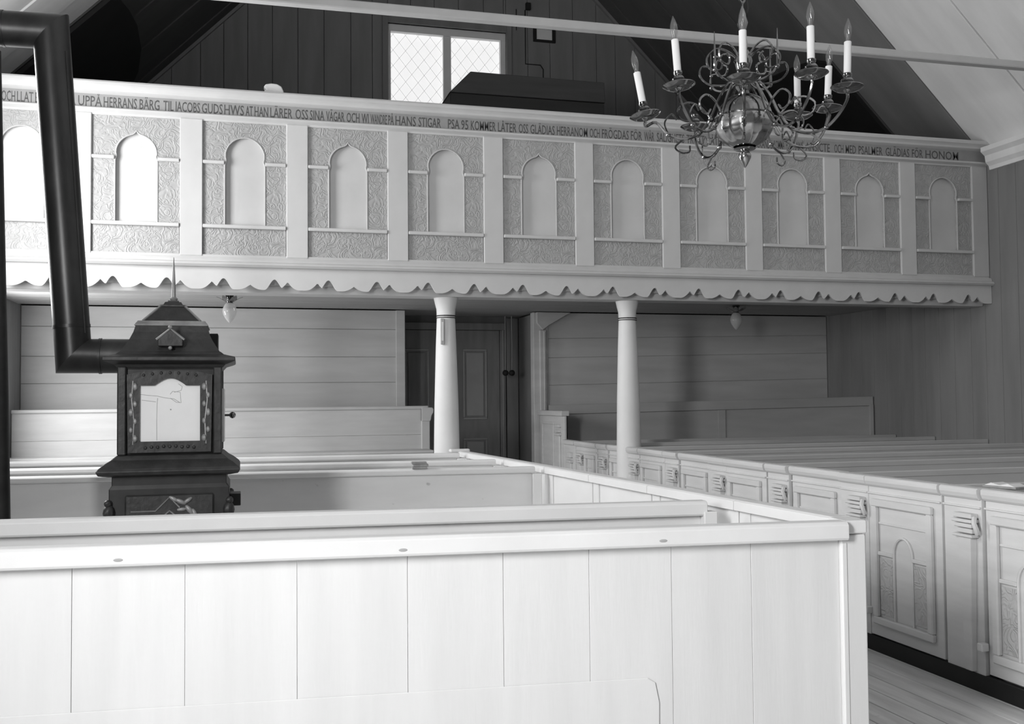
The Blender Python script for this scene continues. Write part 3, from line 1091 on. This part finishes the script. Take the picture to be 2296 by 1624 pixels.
def right_pew(i, y0, y1, front):
    root = tag(empty('box_pew', (XP, y0, 0)), 'grey box pew with arched carved door, %s from the tall rear bench' % ['ninth', 'eighth', 'seventh', 'sixth', 'fifth', 'fourth', 'third', 'second', 'first'][i], 'box pew', 'row of box pews along the aisle')
    L = y1 - y0
    jx = [0, .016, -.004, .022, -.006, .018, .004, .020, -.004][i]
    # door
    d = MB().box(jx, jx + .028, .012, L - .304, .10, PH - .055).build('door', 'pew', root, bevel=.003)
    a, b = .075, L - .36
    z0, z1 = .175, .925
    mo = MB()
    for (p0, p1, q0, q1) in ((a, a + .045, z0 + .045, z1 - .045), (b - .045, b, z0 + .045, z1 - .045), (a, b, z0, z0 + .045), (a, b, z1 - .045, z1)):
        mo.box(jx - .030, jx + .001, p0, p1, q0, q1)
    mo.build('panel_moulding', 'pew', d, bevel=.007)
    # inner arcade: top field rail, small arch on two stiles, imposts
    a2, b2 = a + .045, b - .045
    c = (a2 + b2) / 2
    MB().box(jx - .008, jx + .001, a2, b2, .775, .79).build('field_rail', 'pew', d, bevel=.003)
    aw = .085
    o_ = []
    for k_ in range(13):
        t = math.pi * k_ / 12
        o_.append((jx - .006, c - aw * math.cos(t), .61 + .105 * math.sin(t)))
    MB().tube([(jx - .006, c - aw, .22)] + o_ + [(jx - .006, c + aw, .22)], .0085, 6).build('arch_moulding', 'pew', d, smooth=True)
    for (p0, p1) in ((a2, c - aw - .004), (c + aw + .004, b2)):
        MB().box(jx - .018, jx + .001, p0, p1, .590, .612).build('impost', 'pew', d, bevel=.004)
        MB().box(jx - .006, jx + .001, p0 + .012, p1 - .004, .235, .575).build('carved_panel', 'pew_carved', d, bevel=.003)
    # fixed stile with tapering pilaster
    st = MB().box(0, .03, L - .292, L - .004, .06, PH - .055).build('stile', 'pew', root, bevel=.003)
    pc = L - .20
    pl = MB()
    pl._add([(-.028, pc - .026, .10), (-.028, pc + .026, .10), (.001, pc + .034, .10), (.001, pc - .034, .10),
             (-.036, pc - .046, .80), (-.036, pc + .046, .80), (.001, pc + .056, .80), (.001, pc - .056, .80)],
            [(0, 3, 2, 1), (4, 5, 6, 7), (0, 1, 5, 4), (1, 2, 6, 5), (2, 3, 7, 6), (3, 0, 4, 7)])
    pl.build('pilaster', 'pew', root, bevel=.004)
    cpx = MB()
    for (z0_, z1_, pr, hw) in ((.80, .815, .052, .075), (.82, .845, .036, .058), (.85, .872, .046, .066), (.877, .895, .056, .075), (.90, .925, .048, .068)):
        cpx.box(-pr, .001, pc - hw, pc + hw, z0_, z1_)
    cpx.build('capital', 'pew', root, bevel=.004)
    sc = MB()
    sc.tube([(-.03, pc - .075, .905), (-.05, pc - .095, .88), (-.045, pc - .105, .85), (-.03, pc - .095, .825)], .014, 6)
    sc.build('scroll', 'pew', root, smooth=True)
    # peg at the foot of the door
    MB().box(-.045, .001, pc - .125, pc - .085, .225, .265).build('peg', 'white', root, bevel=.004)
    # caps
    for (p0, p1, nm, jj) in ((.013, L - .304, 'cap', jx), (L - .292, L - .004, 'cap', 0)):
        MB().prism([(jj - .010, PH - .062), (jj - .022, PH - .05), (jj - .030, PH - .03), (jj - .030, PH - .008), (jj - .02, PH), (jj + .05, PH), (jj + .06, PH - .01), (jj + .06, PH - .055)], p0, p1, 'Y') \
            .build('cap', 'pew', root, bevel=.002)
        MB().box(jj - .012, jj + .001, p0, p1, PH - .108, PH - .098).build('cap_bead', 'pew', root, bevel=.002)
    # black kickboard
    MB().box(-.008, .03, .0, L, 0, .092).build('kickboard', 'kick', root)
    # back, running to the wall, with rail and seat
    W_ = XR - .03 - XP
    zz = [0, .40, .74, PH - .04]
    for j in range(3):
        MB().box(.062, W_, L - .03, L - .008, zz[j] + .0015, zz[j + 1] - .0015).build('back_board', 'pew_back', root, bevel=.002)
    MB().box(.062, W_, L - .034, L - .006, PH - .045, PH - .002).build('top_rail', 'pew_back', root, bevel=.006)
    MB().box(.062, W_, L - .40, L - .032, .42, .445).build('seat', 'pew_back', root, bevel=.004)
    MB().box(.062, W_, L - .37, L - .35, 0, .42).build('seat_front', 'pew_back', root, bevel=.003)
    return root


for i in range(len(BR) - 1):
    right_pew(i, BR[i], BR[i + 1], i < 4)

# rear pews against the partition: dark bench side
rb = tag(empty('rear_bench', (XP, 11.44, 0)), 'tall grey panelled rear bench between column and side wall under the gallery', 'bench')
MB().box(0, .03, -.40, -.004, 0, PH - .05).build('low_end_panel', 'pew', rb, bevel=.004)
MB().box(-.025, .001, -.30, -.20, .08, .80).box(-.045, .001, -.32, -.18, .80, .83).box(-.035, .001, -.31, -.19, .86, .92).build('low_end_pilaster', 'pew', rb, bevel=.004)
MB().prism([(-.03, PH - .05), (-.03, PH - .01), (-.02, PH), (.05, PH), (.05, PH - .05)], -.40, -.004, 'Y').build('low_cap', 'pew', rb, bevel=.003)
MB().box(0, .03, 0, YB - 11.50, 0, 1.34).build('end_panel', 'pew', rb, bevel=.004)
MB().prism([(-.04, 1.34), (-.04, 1.38), (-.03, 1.40), (.06, 1.40), (.06, 1.34)], -.01, YB - 11.50, 'Y').build('cap', 'pew', rb, bevel=.003)
e_ = MB()
for (p0, p1, q0, q1) in ((.40, .43, .3, 1.23), (.86, .89, .3, 1.23), (.40, .89, 1.23, 1.26), (.43, .86, .70, .73)):
    e_.box(-.015, .001, p0, p1, q0, q1)
e_.build('end_moulding', 'pew', rb, bevel=.004)
MB().box(-.025, .001, .13, .28, .10, 1.10).build('end_pilaster', 'pew', rb, bevel=.006)
e_ = MB()
e_.box(-.045, .001, .11, .30, 1.10, 1.13).box(-.03, .001, .13, .28, 1.14, 1.17).box(-.04, .001, .12, .29, 1.20, 1.235)
e_.build('end_capital', 'pew', rb, bevel=.004)
# oblique back
p0 = Vector((.31, .80, 0))
p1 = Vector((XR - .04 - XP, .0, 0))
dv = (p1 - p0)
Lb = dv.length
ang = math.atan2(dv.y, dv.x)
mw = Matrix.Translation(p0) @ Matrix.Rotation(ang, 4, 'Z')


def RB(mb, nm, m_, tilt=.075, bev=.004):
    mb.v = [tuple(mw @ Vector((v[0], v[1], v[2] + tilt * max(0, v[0]) / Lb * (v[2] > .5)))) for v in mb.v]
    return mb.build(nm, m_, rb, bevel=bev)


RB(MB().box(0, Lb * .5, .02, .04, .5, 1.36), 'back_panel', 'bench')
RB(MB().box(Lb * .5, Lb, .02, .04, .5, 1.36), 'back_panel', 'bench')
RB(MB().box(-.24, Lb, -.01, .045, 1.345, 1.465), 'top_rail', 'bench')
RB(MB().box(Lb * .5 - .05, Lb * .5 + .05, -.0, .03, .5, 1.345), 'muntin', 'bench')
RB(MB().box(Lb - .05, Lb, -.02, .03, .5, 1.36), 'end_stile', 'bench')
RB(MB().box(.03, Lb - .08, -.38, .02, .93, .96), 'seat', 'bench')
RB(MB().box(.03, Lb - .08, -.37, -.35, 0, .93), 'seat_front', 'bench', 0)

lb_ = tag(empty('rear_bench', (2.20, 12.0, 0)), 'long pale rear bench under the gallery on the stove side of the door', 'bench')
LL = XL + .04 - 2.20
for z0, z1 in ((.5, .82), (.82, 1.13), (1.13, 1.44)):
    MB().box(LL, -.03, .0, .025, z0 + .001, z1 - .001).build('back_board', 'pew', lb_, bevel=.002)
MB().prism([(-.02, 1.435), (-.03, 1.445), (-.03, 1.465), (-.02, 1.475), (.04, 1.475), (.04, 1.435)], LL, -.02, 'X').build('top_rail', 'cream', lb_, bevel=.003)
MB().box(-.10, -.0, -.03, .05, 0, 1.455).build('end_post', 'cream', lb_, bevel=.006)
MB().prism([(-.10, 1.455), (.03, 1.455), (.045, 1.43), (.04, 1.39), (.02, 1.36), (.012, 1.31), (0, 1.29), (-.10, 1.29)], -.04, .06).build('end_scroll', 'cream', lb_, bevel=.004)
MB().box(LL, -.03, -.42, .0, .93, .96).build('seat', 'pew', lb_, bevel=.004)
MB().box(LL, -.03, -.40, -.38, 0, .93).build('seat_front', 'pew', lb_, bevel=.003)

# open hymn book left on a box pew cap
ob = tag(empty('open_book', (XP + .10, 4.43, PH), .2), 'pale open book lying on a box pew rail', 'book')
MB().box(-.005, .10, -.10, .10, 0, .012).build('book_cover', 'book', ob, bevel=.002)
MB().prism([(-.09, .012), (-.05, .026), (0, .016), (.05, .026), (.09, .012)], 0, .095, 'X').build('pages', 'paper', ob)

# ================================================================== the stove
SX, SY = -.357, 5.80
sv = tag(empty('stove', (SX, SY, 0)), 'tall ornate cast-iron church stove with house-shaped roof and white front plate', 'stove')
F = -.25                                    # local y of the front face
MB().loft([(0, .34, .30), (.06, .34, .30), (.10, .31, .27), (.16, .30, .255), (1.10, .298, .255), (1.12, .285, .25), (1.17, .285, .25)]).build('lower_body', 'iron_plain', sv, bevel=.004)
for s in (-1, 1):
    for yy in (-.26, .26):
        MB().tube([(s * .292, yy, .16), (s * .292, yy, .92)], .016, 8).build('corner_column', 'iron', sv, smooth=True)
        MB().sphere((s * .296, yy - .002, .98), .03, 8, 6, 1.5).sphere((s * .30, yy - .006, 1.03), .02, 8, 6).build('corner_ornament', 'iron', sv, smooth=True)
# front panel of the lower body
MB().box(-.22, .22, -.268, -.252, .20, 1.07).build('front_panel', 'iron', sv, bevel=.012)
fm = MB()
for pts in ([(-.19, .985), (-.07, .985), (0, 1.055), (.05, 1.0)], [(-.16, .945), (-.045, .945), (0, .985), (.045, .945), (.19, .945)],
            [(-.03, .955), (0, .985), (.03, .955), (0, .925), (-.03, .955)], [(-.16, .945), (-.16, .3), (.16, .3), (.16, .945)]):
    fm.tube([(p[0], -.270, p[1]) for p in pts], .004, 5)
fm.build('front_moulding', 'iron_lit', sv)
for (x, z, an, s_) in ((.02, 1.045, -30, .9), (.055, 1.03, -25, 1.0), (.09, 1.035, 35, .9), (.10, .985, -50, 1.1), (.06, .99, 5, .8), (.125, .965, -65, 1.0), (.15, .955, 10, .7)):
    lf = MB().sphere((0, 0, 0), .030 * s_, 8, 6, .4)
    ca, sa = math.cos(R(an)), math.sin(R(an))
    lf.v = [(x + p[0] * ca - p[2] * sa, -.272 + p[1] * .3, z + p[0] * sa + p[2] * ca) for p in lf.v]
    lf.build('leaf', 'iron_lit', sv, smooth=True)
# flange
MB().loft([(1.165, .30, .27), (1.175, .345, .315), (1.195, .355, .325), (1.21, .345, .315), (1.235, .315, .285), (1.25, .29, .265), (1.275, .262, .25)]).build('middle_cornice', 'iron', sv, bevel=.003)
# upper body
MB().loft([(1.272, .248, .235), (1.285, .254, .24), (1.72, .254, .24), (1.735, .26, .245)]).build('upper_body', 'iron_plain', sv)
for s in (-1, 1):
    MB().box(s * .238 - .022, s * .238 + .022, -.262, -.22, 1.275, 1.735).build('corner_pilaster', 'iron', sv, bevel=.006)
    MB().box(s * .238 - .022, s * .238 + .022, .22, .262, 1.275, 1.735).build('corner_pilaster', 'iron', sv, bevel=.006)
# ornamented frame with arched opening
pl_ = [(-.150, 1.345), (.150, 1.345), (.150, 1.636), (.078, 1.636)]
for k_ in range(9):
    t = k_ / 8
    pl_.append((.074 - .148 * t, 1.640 + .034 * math.sin(math.pi * t)))
pl_ += [(-.078, 1.636), (-.150, 1.636)]
MB().prism(pl_, -.2565, -.238).build('front_plate', 'enamel', sv)
ring = MB()
out_ = [(-.212, 1.29), (.212, 1.29), (.212, 1.72), (-.212, 1.72)]
n = len(pl_)


def outp(p):
    x, z = p
    cx_, cz_ = 0, 1.50
    dx, dz = x - cx_, z - cz_
    sc_ = min(.212 / max(abs(dx), 1e-6), .212 / max(abs(dz), 1e-6))
    return (cx_ + dx * sc_, cz_ + dz * sc_)


oo = [outp(p) for p in pl_]
V = [(p[0], -.272, p[1]) for p in oo] + [(p[0], -.272, p[1]) for p in pl_] + [(p[0], -.238, p[1]) for p in oo] + [(p[0], -.238, p[1]) for p in pl_]
Fc = []
for i in range(n):
    j = (i + 1) % n
    Fc += [(i, j, n + j, n + i), (2 * n + i, 3 * n + i, 3 * n + j, 2 * n + j), (n + i, n + j, 3 * n + j, 3 * n + i), (i, 2 * n + i, 2 * n + j, j)]
ring._add(V, Fc)
ring.build('front_frame', 'iron', sv)
for s in (-1, 1):
    gl = MB()
    for k_ in range(7):
        z = 1.36 + k_ * .045
        gl.sphere((s * (.181 + .010 * (k_ % 2 * 2 - 1)), -.273, z), .011 + .003 * (k_ % 3 == 0), 6, 5, 1.5)
    gl.tube([(s * .181, -.272, 1.33), (s * .175, -.274, 1.45), (s * .187, -.274, 1.56), (s * .181, -.272, 1.66)], .004, 5)
    gl.build('garland', 'iron_lit', sv, smooth=True)
gl = MB()
for k_ in range(9):
    gl.sphere((-.12 + k_ * .03, -.273, 1.318 - .006 * abs(k_ - 4) / 4 + .003 * (k_ % 2)), .009, 6, 5)
for k_ in range(7):
    t = k_ / 6
    gl.sphere((-.13 + .26 * t, -.273, 1.69 + .012 * math.sin(math.pi * t)), .008, 6, 5)
gl.build('garland', 'iron', sv, smooth=True)
# cracks and lines in the plate
ck = MB()
for pts in ([(-.065, 1.35), (-.066, 1.45), (-.064, 1.54), (-.062, 1.57)], [(-.148, 1.59), (-.11, 1.585), (-.06, 1.58), (-.03, 1.572), (.02, 1.565), (.05, 1.545)],
            [(.0, 1.59), (.012, 1.605), (.05, 1.60), (.052, 1.57), (.055, 1.545), (.03, 1.548), (.0, 1.57)], [(.02, 1.60), (.055, 1.61), (.06, 1.63), (.04, 1.645)],
            [(-.14, 1.56), (-.10, 1.555), (-.07, 1.55)]):
    ck.tube([(p[0], -.2566, p[1]) for p in pts], .0013, 4)
ck.sphere((.003, -.2566, 1.51), .004, 6, 4)
ck.build('crack_line', 'crack', sv)
# side knob and side door strip
MB().box(.254, .272, -.12, .06, 1.33, 1.62).build('side_door', 'enamel', sv, bevel=.004)
MB().tube([(.27, -.10, 1.475), (.30, -.10, 1.475)], .006, 6).sphere((.313, -.10, 1.475), .018, 10, 8).build('knob', 'brass_dark', sv, smooth=True)
MB().box(.297, .357, -.08, .08, .98, 1.045).build('side_lug', 'iron_plain', sv, bevel=.003)
# roof
MB().loft([(1.728, .262, .245), (1.745, .275, .255), (1.757, .31, .29), (1.765, .328, .31), (1.785, .328, .31), (1.792, .30, .285), (1.80, .27, .26), (1.815, .252, .245)]).build('eaves', 'iron', sv, bevel=.003)
MB().loft([(1.81, .252, .245), (1.84, .232, .225), (1.88, .208, .20), (1.92, .190, .182), (1.955, .180, .172)]).build('mansard_roof', 'iron', sv)
MB().loft([(1.953, .182, .174), (1.958, .188, .18), (1.968, .182, .174), (1.974, .176, .168), (1.982, .172, .164), (1.984, .15, .142)]).build('roof_band', 'iron_lit', sv, bevel=.002)
MB().loft([(1.982, .145, .138), (2.070, .062, .058)]).build('top_roof', 'iron', sv)
for sx_ in (-1, 1):
    for sy_ in (-1, 1):
        MB().tube([(sx_ * .147, sy_ * .14, 1.984), (sx_ * .063, sy_ * .06, 2.071)], .006, 5).build('roof_ridge', 'iron_lit', sv)
MB().loft([(2.068, .068, .064), (2.076, .068, .064), (2.08, .05, .047), (2.094, .042, .04), (2.097, .028, .028), (2.104, .028, .028)]).build('roof_cap', 'iron', sv)
MB().lathe([(.024, 2.10), (.018, 2.106), (.024, 2.115), (.012, 2.125), (.010, 2.19), (.007, 2.26), (.0015, 2.345)], 10).build('finial', 'iron_lit', sv, smooth=True)
# dormer gable
MB().prism([(-.062, 1.842), (.062, 1.842), (.062, 1.882), (0, 1.93), (-.062, 1.882)], -.262, -.17).build('dormer', 'iron', sv, bevel=.003)
MB().tube([(-.07, -.262, 1.876), (0, -.262, 1.934), (.07, -.262, 1.876)], .006, 5).sphere((0, -.262, 1.94), .012, 8, 6).sphere((0, -.265, 1.832), .011, 8, 6).build('dormer_edge', 'iron_lit', sv, smooth=True)
MB().box(.19, .235, -.02, .16, 1.83, 1.925).build('flue_box', 'iron_plain', sv, bevel=.003)
# stovepipe with mitred elbows
P0, P1, P2, P3 = Vector((-.17, .0, 1.80)), Vector((-.508, .0, 1.80)), Vector((-.630, .0, 3.55)), Vector((XL + .03 - SX, .0, 3.52))
PRAD = .093


def mitred(path, r, seg=24):
    """list of ring vertex loops, mitred at each bend"""
    rings = []
    n_ = len(path)
    for i in range(n_):
        a = (path[i] - path[i - 1]).normalized() if i else (path[1] - path[0]).normalized()
        b = (path[i + 1] - path[i]).normalized() if i < n_ - 1 else a
        bis = (a + b).normalized()
        # cylinder about direction a cut by plane with normal bis
        u = Vector((0, 1, 0))
        v = a.cross(u).normalized()
        rg = []
        for k2 in range(seg):
            t = 2 * math.pi * k2 / seg
            q = path[i] + (u * math.cos(t) + v * math.sin(t)) * r
            s_ = (path[i] - q).dot(bis) / a.dot(bis)
            rg.append(q + a * s_)
        rings.append(rg)
    return rings


RG = mitred([P0, P1, P2, P3], PRAD)
for i in range(3):
    mb = MB()
    seg = 24
    r0, r1 = RG[i], RG[i + 1]
    if i > 0:
        # orient the start ring with the new direction (same points, matching order by nearest)
        a = ([P0, P1, P2, P3][i + 1] - [P0, P1, P2, P3][i]).normalized()
        rr = []
        for q in r1:
            best = min(r0, key=lambda w: ((w - q) - a * (w - q).dot(a)).length)
            rr.append(best)
        r0 = rr
    mb._add(list(r0) + list(r1), [(k2, (k2 + 1) % seg, (k2 + 1) % seg + seg, k2 + seg) for k2 in range(seg)])
    mb.build('stovepipe', 'pipe', sv, smooth=True)
MB().tube([P0 + (P1 - P0) * .58, P0 + (P1 - P0) * .62], PRAD + .004, 24).build('pipe_collar', 'pipe', sv, smooth=True)
MB().tube([P1 + (P2 - P1) * .085, P1 + (P2 - P1) * .095], PRAD + .003, 24).build('pipe_collar', 'pipe', sv, smooth=True)
MB().tube([P2 + (P3 - P2) * .16, P2 + (P3 - P2) * .17], PRAD + .003, 24).build('pipe_collar', 'pipe', sv, smooth=True)
MB().tube([P3 + Vector((.0, 0, 0)), P3 + Vector((-.005, 0, 0))], PRAD + .04, 24).build('wall_plate', 'pipe', sv, smooth=True)
sm = MB()
a_ = (P2 - P1).normalized()
for o_ in (.0,):
    q0, q1 = P1 + a_ * .12 + Vector((.075, -.058, 0)), P2 - a_ * .12 + Vector((.075, -.058, 0))
    sm.tube([q0, q1], .005, 5)
sm.build('pipe_seam', 'pipe', sv, smooth=True)

ip = MB().tube([(0, 0, 0), (-.03, 0, 1.6), (-.075, 0, 3.42)], [.062, .055, .048], 16).build('iron_prop', 'iron_plain', smooth=True)
ip.location = (-1.205, 5.80, 0)
tag(ip, 'dark round iron prop standing beside the stove under its pipe', 'post')

# ================================================================== the chandelier
CX, CY = 2.72, 5.04
ch = tag(empty('chandelier', (CX, CY, 2.83)), 'brass globe chandelier with scrolled arms and electric candles', 'chandelier')
Z0 = 2.83
MB().lathe([(.003, 0), (.012, .012), (.022, .03), (.034, .055), (.036, .07), (.028, .085), (.022, .092), (.05, .098), (.062, .106), (.05, .114), (.036, .118)], 16).build('bottom_finial', 'brass', ch, smooth=True)
gl_ = []
for i in range(15):
    t = -1.18 + (1.18 + .15) * i / 14
    gl_.append((.158 * math.cos(t), .262 + .155 * math.sin(t)))
lob = MB()
seg = 48
vs_, fs_ = [], []
for i, (r_, z_) in enumerate(gl_):
    for k_ in range(seg):
        a = 2 * math.pi * k_ / seg
        fl_ = 1 + .06 * abs(math.sin(a * 8)) * min(1, (14 - i) / 5.0)
        vs_.append((r_ * fl_ * math.cos(a), r_ * fl_ * math.sin(a), z_))
for i in range(14):
    for k_ in range(seg):
        k2 = (k_ + 1) % seg
        fs_.append((i * seg + k_, i * seg + k2, (i + 1) * seg + k2, (i + 1) * seg + k_))
lob._add(vs_, fs_)
lob.build('globe_bowl', 'brass', ch, smooth=True)
up_ = []
for i in range(10):
    t = .15 + (1.35 - .15) * i / 9
    up_.append((.158 * math.cos(t) * 1.0, .262 + .150 * math.sin(t)))
MB().lathe([(.162, .280), (.164, .287)] + [(r_, z_ + .004) for r_, z_ in up_] + [(.03, .43), (.045, .455), (.03, .48), (.022, .52), (.04, .56), (.052, .60), (.04, .64), (.02, .68), (.018, .78), (.03, .82), (.018, .86), (.010, .90)], 24) \
    .build('globe_top', 'brass_dark', ch, smooth=True)
# suspension
MB().tube([(0, 0, .88), (0, 0, .93), (-.03, 0, .97), (0, 0, 1.02), (.03, 0, .97), (0, 0, .93)], .007, 6).build('hook', 'brass_dark', ch, smooth=True)
MB().tube([(0, 0, 1.0), (0, 0, ZR - Z0 - .05)], .008, 6).build('suspension_rod', 'brass_dark', ch)
MB().tube([(.03, 0, 1.05), (.045, .01, .92), (.03, .015, .85), (.01, .0, .84)], .005, 5).build('flex', 'black', ch, smooth=True)

d0 = Vector((-CX, -CY, 0)).normalized()
ARMS = [(0, 3.150, 0, .0), (37, 3.180, 0, .0), (73, 3.180, 0, 2.), (123, 3.205, 0, 3.), (146, 3.215, 0, 0), (-36, 3.172, 0, -4.), (-65, 3.085, .02, -10.), (-148, 3.195, 0, 0)]
for th, zd, dr_, tilt in ARMS:
    a = R(th)
    v = Vector((d0.x * math.cos(a) - d0.y * math.sin(a), d0.x * math.sin(a) + d0.y * math.cos(a), 0))
    zz = zd - Z0
    rr = .56 + dr_

    def P(r_, z_):
        return (v.x * r_, v.y * r_, z_)
    arm = MB()
    arm.tube(spline([P(.02, .50), P(.09, .47), P(.15, .38), P(.20, .27), P(.27, .18), P(.36, .145), P(.45, .165), P(.52, .23), P(rr, zz - .05), P(rr, zz - .01)], 4), .0085, 7)
    for (br_, bz_) in ((.20, .27), (.27, .18), (.45, .165)):
        arm.sphere(P(br_, bz_), .014, 8, 6)
    ao = arm.build('arm', 'brass_dark', ch, smooth=True)
    sc_ = MB()
    sc_.tube(spline([P(.20, .27), P(.26, .33), P(.33, .35), P(.39, .31), P(.38, .26), P(.33, .245), P(.30, .275)]), .006, 6)
    sc_.tube(spline([P(.36, .145), P(.41, .10), P(.38, .07), P(.33, .075), P(.325, .11)]), .0055, 6)
    sc_.tube(spline([P(.45, .165), P(.47, .23), P(.43, .28), P(.40, .25)]), .005, 6)
    sc_.build('scroll', 'brass_dark', ao, smooth=True)
    cpos = Vector(P(rr, zz))
    side = v.cross(Vector((0, 0, 1)))
    rot = Matrix.Rotation(R(-tilt), 3, d0 if abs(tilt) > 0 else Vector((1, 0, 0)))

    def T(mb):
        mb.v = [tuple(cpos + rot @ Vector(p)) for p in mb.v]
        return mb
    T(MB().lathe([(.008, -.02), (.016, -.014), (.022, -.004), (.04, -.008), (.066, -.002), (.082, .010), (.087, .013), (.085, .017), (.07, .010), (.04, .004), (.02, .006)], 20)).build('drip_pan', 'brass_dark', ao, smooth=True)
    T(MB().lathe([(.018, .004), (.026, .012), (.020, .022), (.030, .036), (.034, .046), (.028, .056), (.018, .064), (.024, .074), (.024, .086), (.018, .088)], 14)).build('candle_cup', 'brass_dark', ao, smooth=True)
    if th == -148:
        continue
    T(MB().lathe([(.0195, .085), (.0195, .255), (.017, .257)], 14)).build('candle', 'candle', ao, smooth=True)
    T(MB().lathe([(.012, .256), (.013, .275), (.019, .295), (.0205, .315), (.018, .338), (.011, .360), (.004, .378), (.001, .384)], 12)).build('bulb', 'bulb', ao, smooth=True)
    T(MB().tube([(-.004, 0, .257), (-.006, 0, .30), (0, 0, .325), (.006, 0, .30), (.004, 0, .257)], .0016, 4)).build('filament', 'brass', ao)
# upper ornament tier of scrolls and spikes
for k_ in range(8):
    a = R(22 + 45 * k_)
    v = Vector((math.cos(a), math.sin(a), 0))

    def P(r_, z_):
        return (v.x * r_, v.y * r_, z_)
    MB().tube(spline([P(.02, .60), P(.08, .66), P(.15, .68), P(.20, .63), P(.185, .57), P(.13, .56), P(.115, .60), P(.14, .62)]), .006, 6).tube(spline([P(.02, .50), P(.10, .47), P(.19, .48), P(.24, .53), P(.23, .58), P(.19, .58)]), .006, 6) \
        .build('ornament', 'brass_dark', ch, smooth=True)
    if k_ % 2 == 0:
        MB().tube([P(.235, .50), P(.236, .62), P(.237, .72)], [.008, .006, .002], 6).sphere(P(.235, .51), .013, 8, 6).sphere(P(.236, .58), .010, 8, 6).build('spike', 'brass_dark', ch, smooth=True)
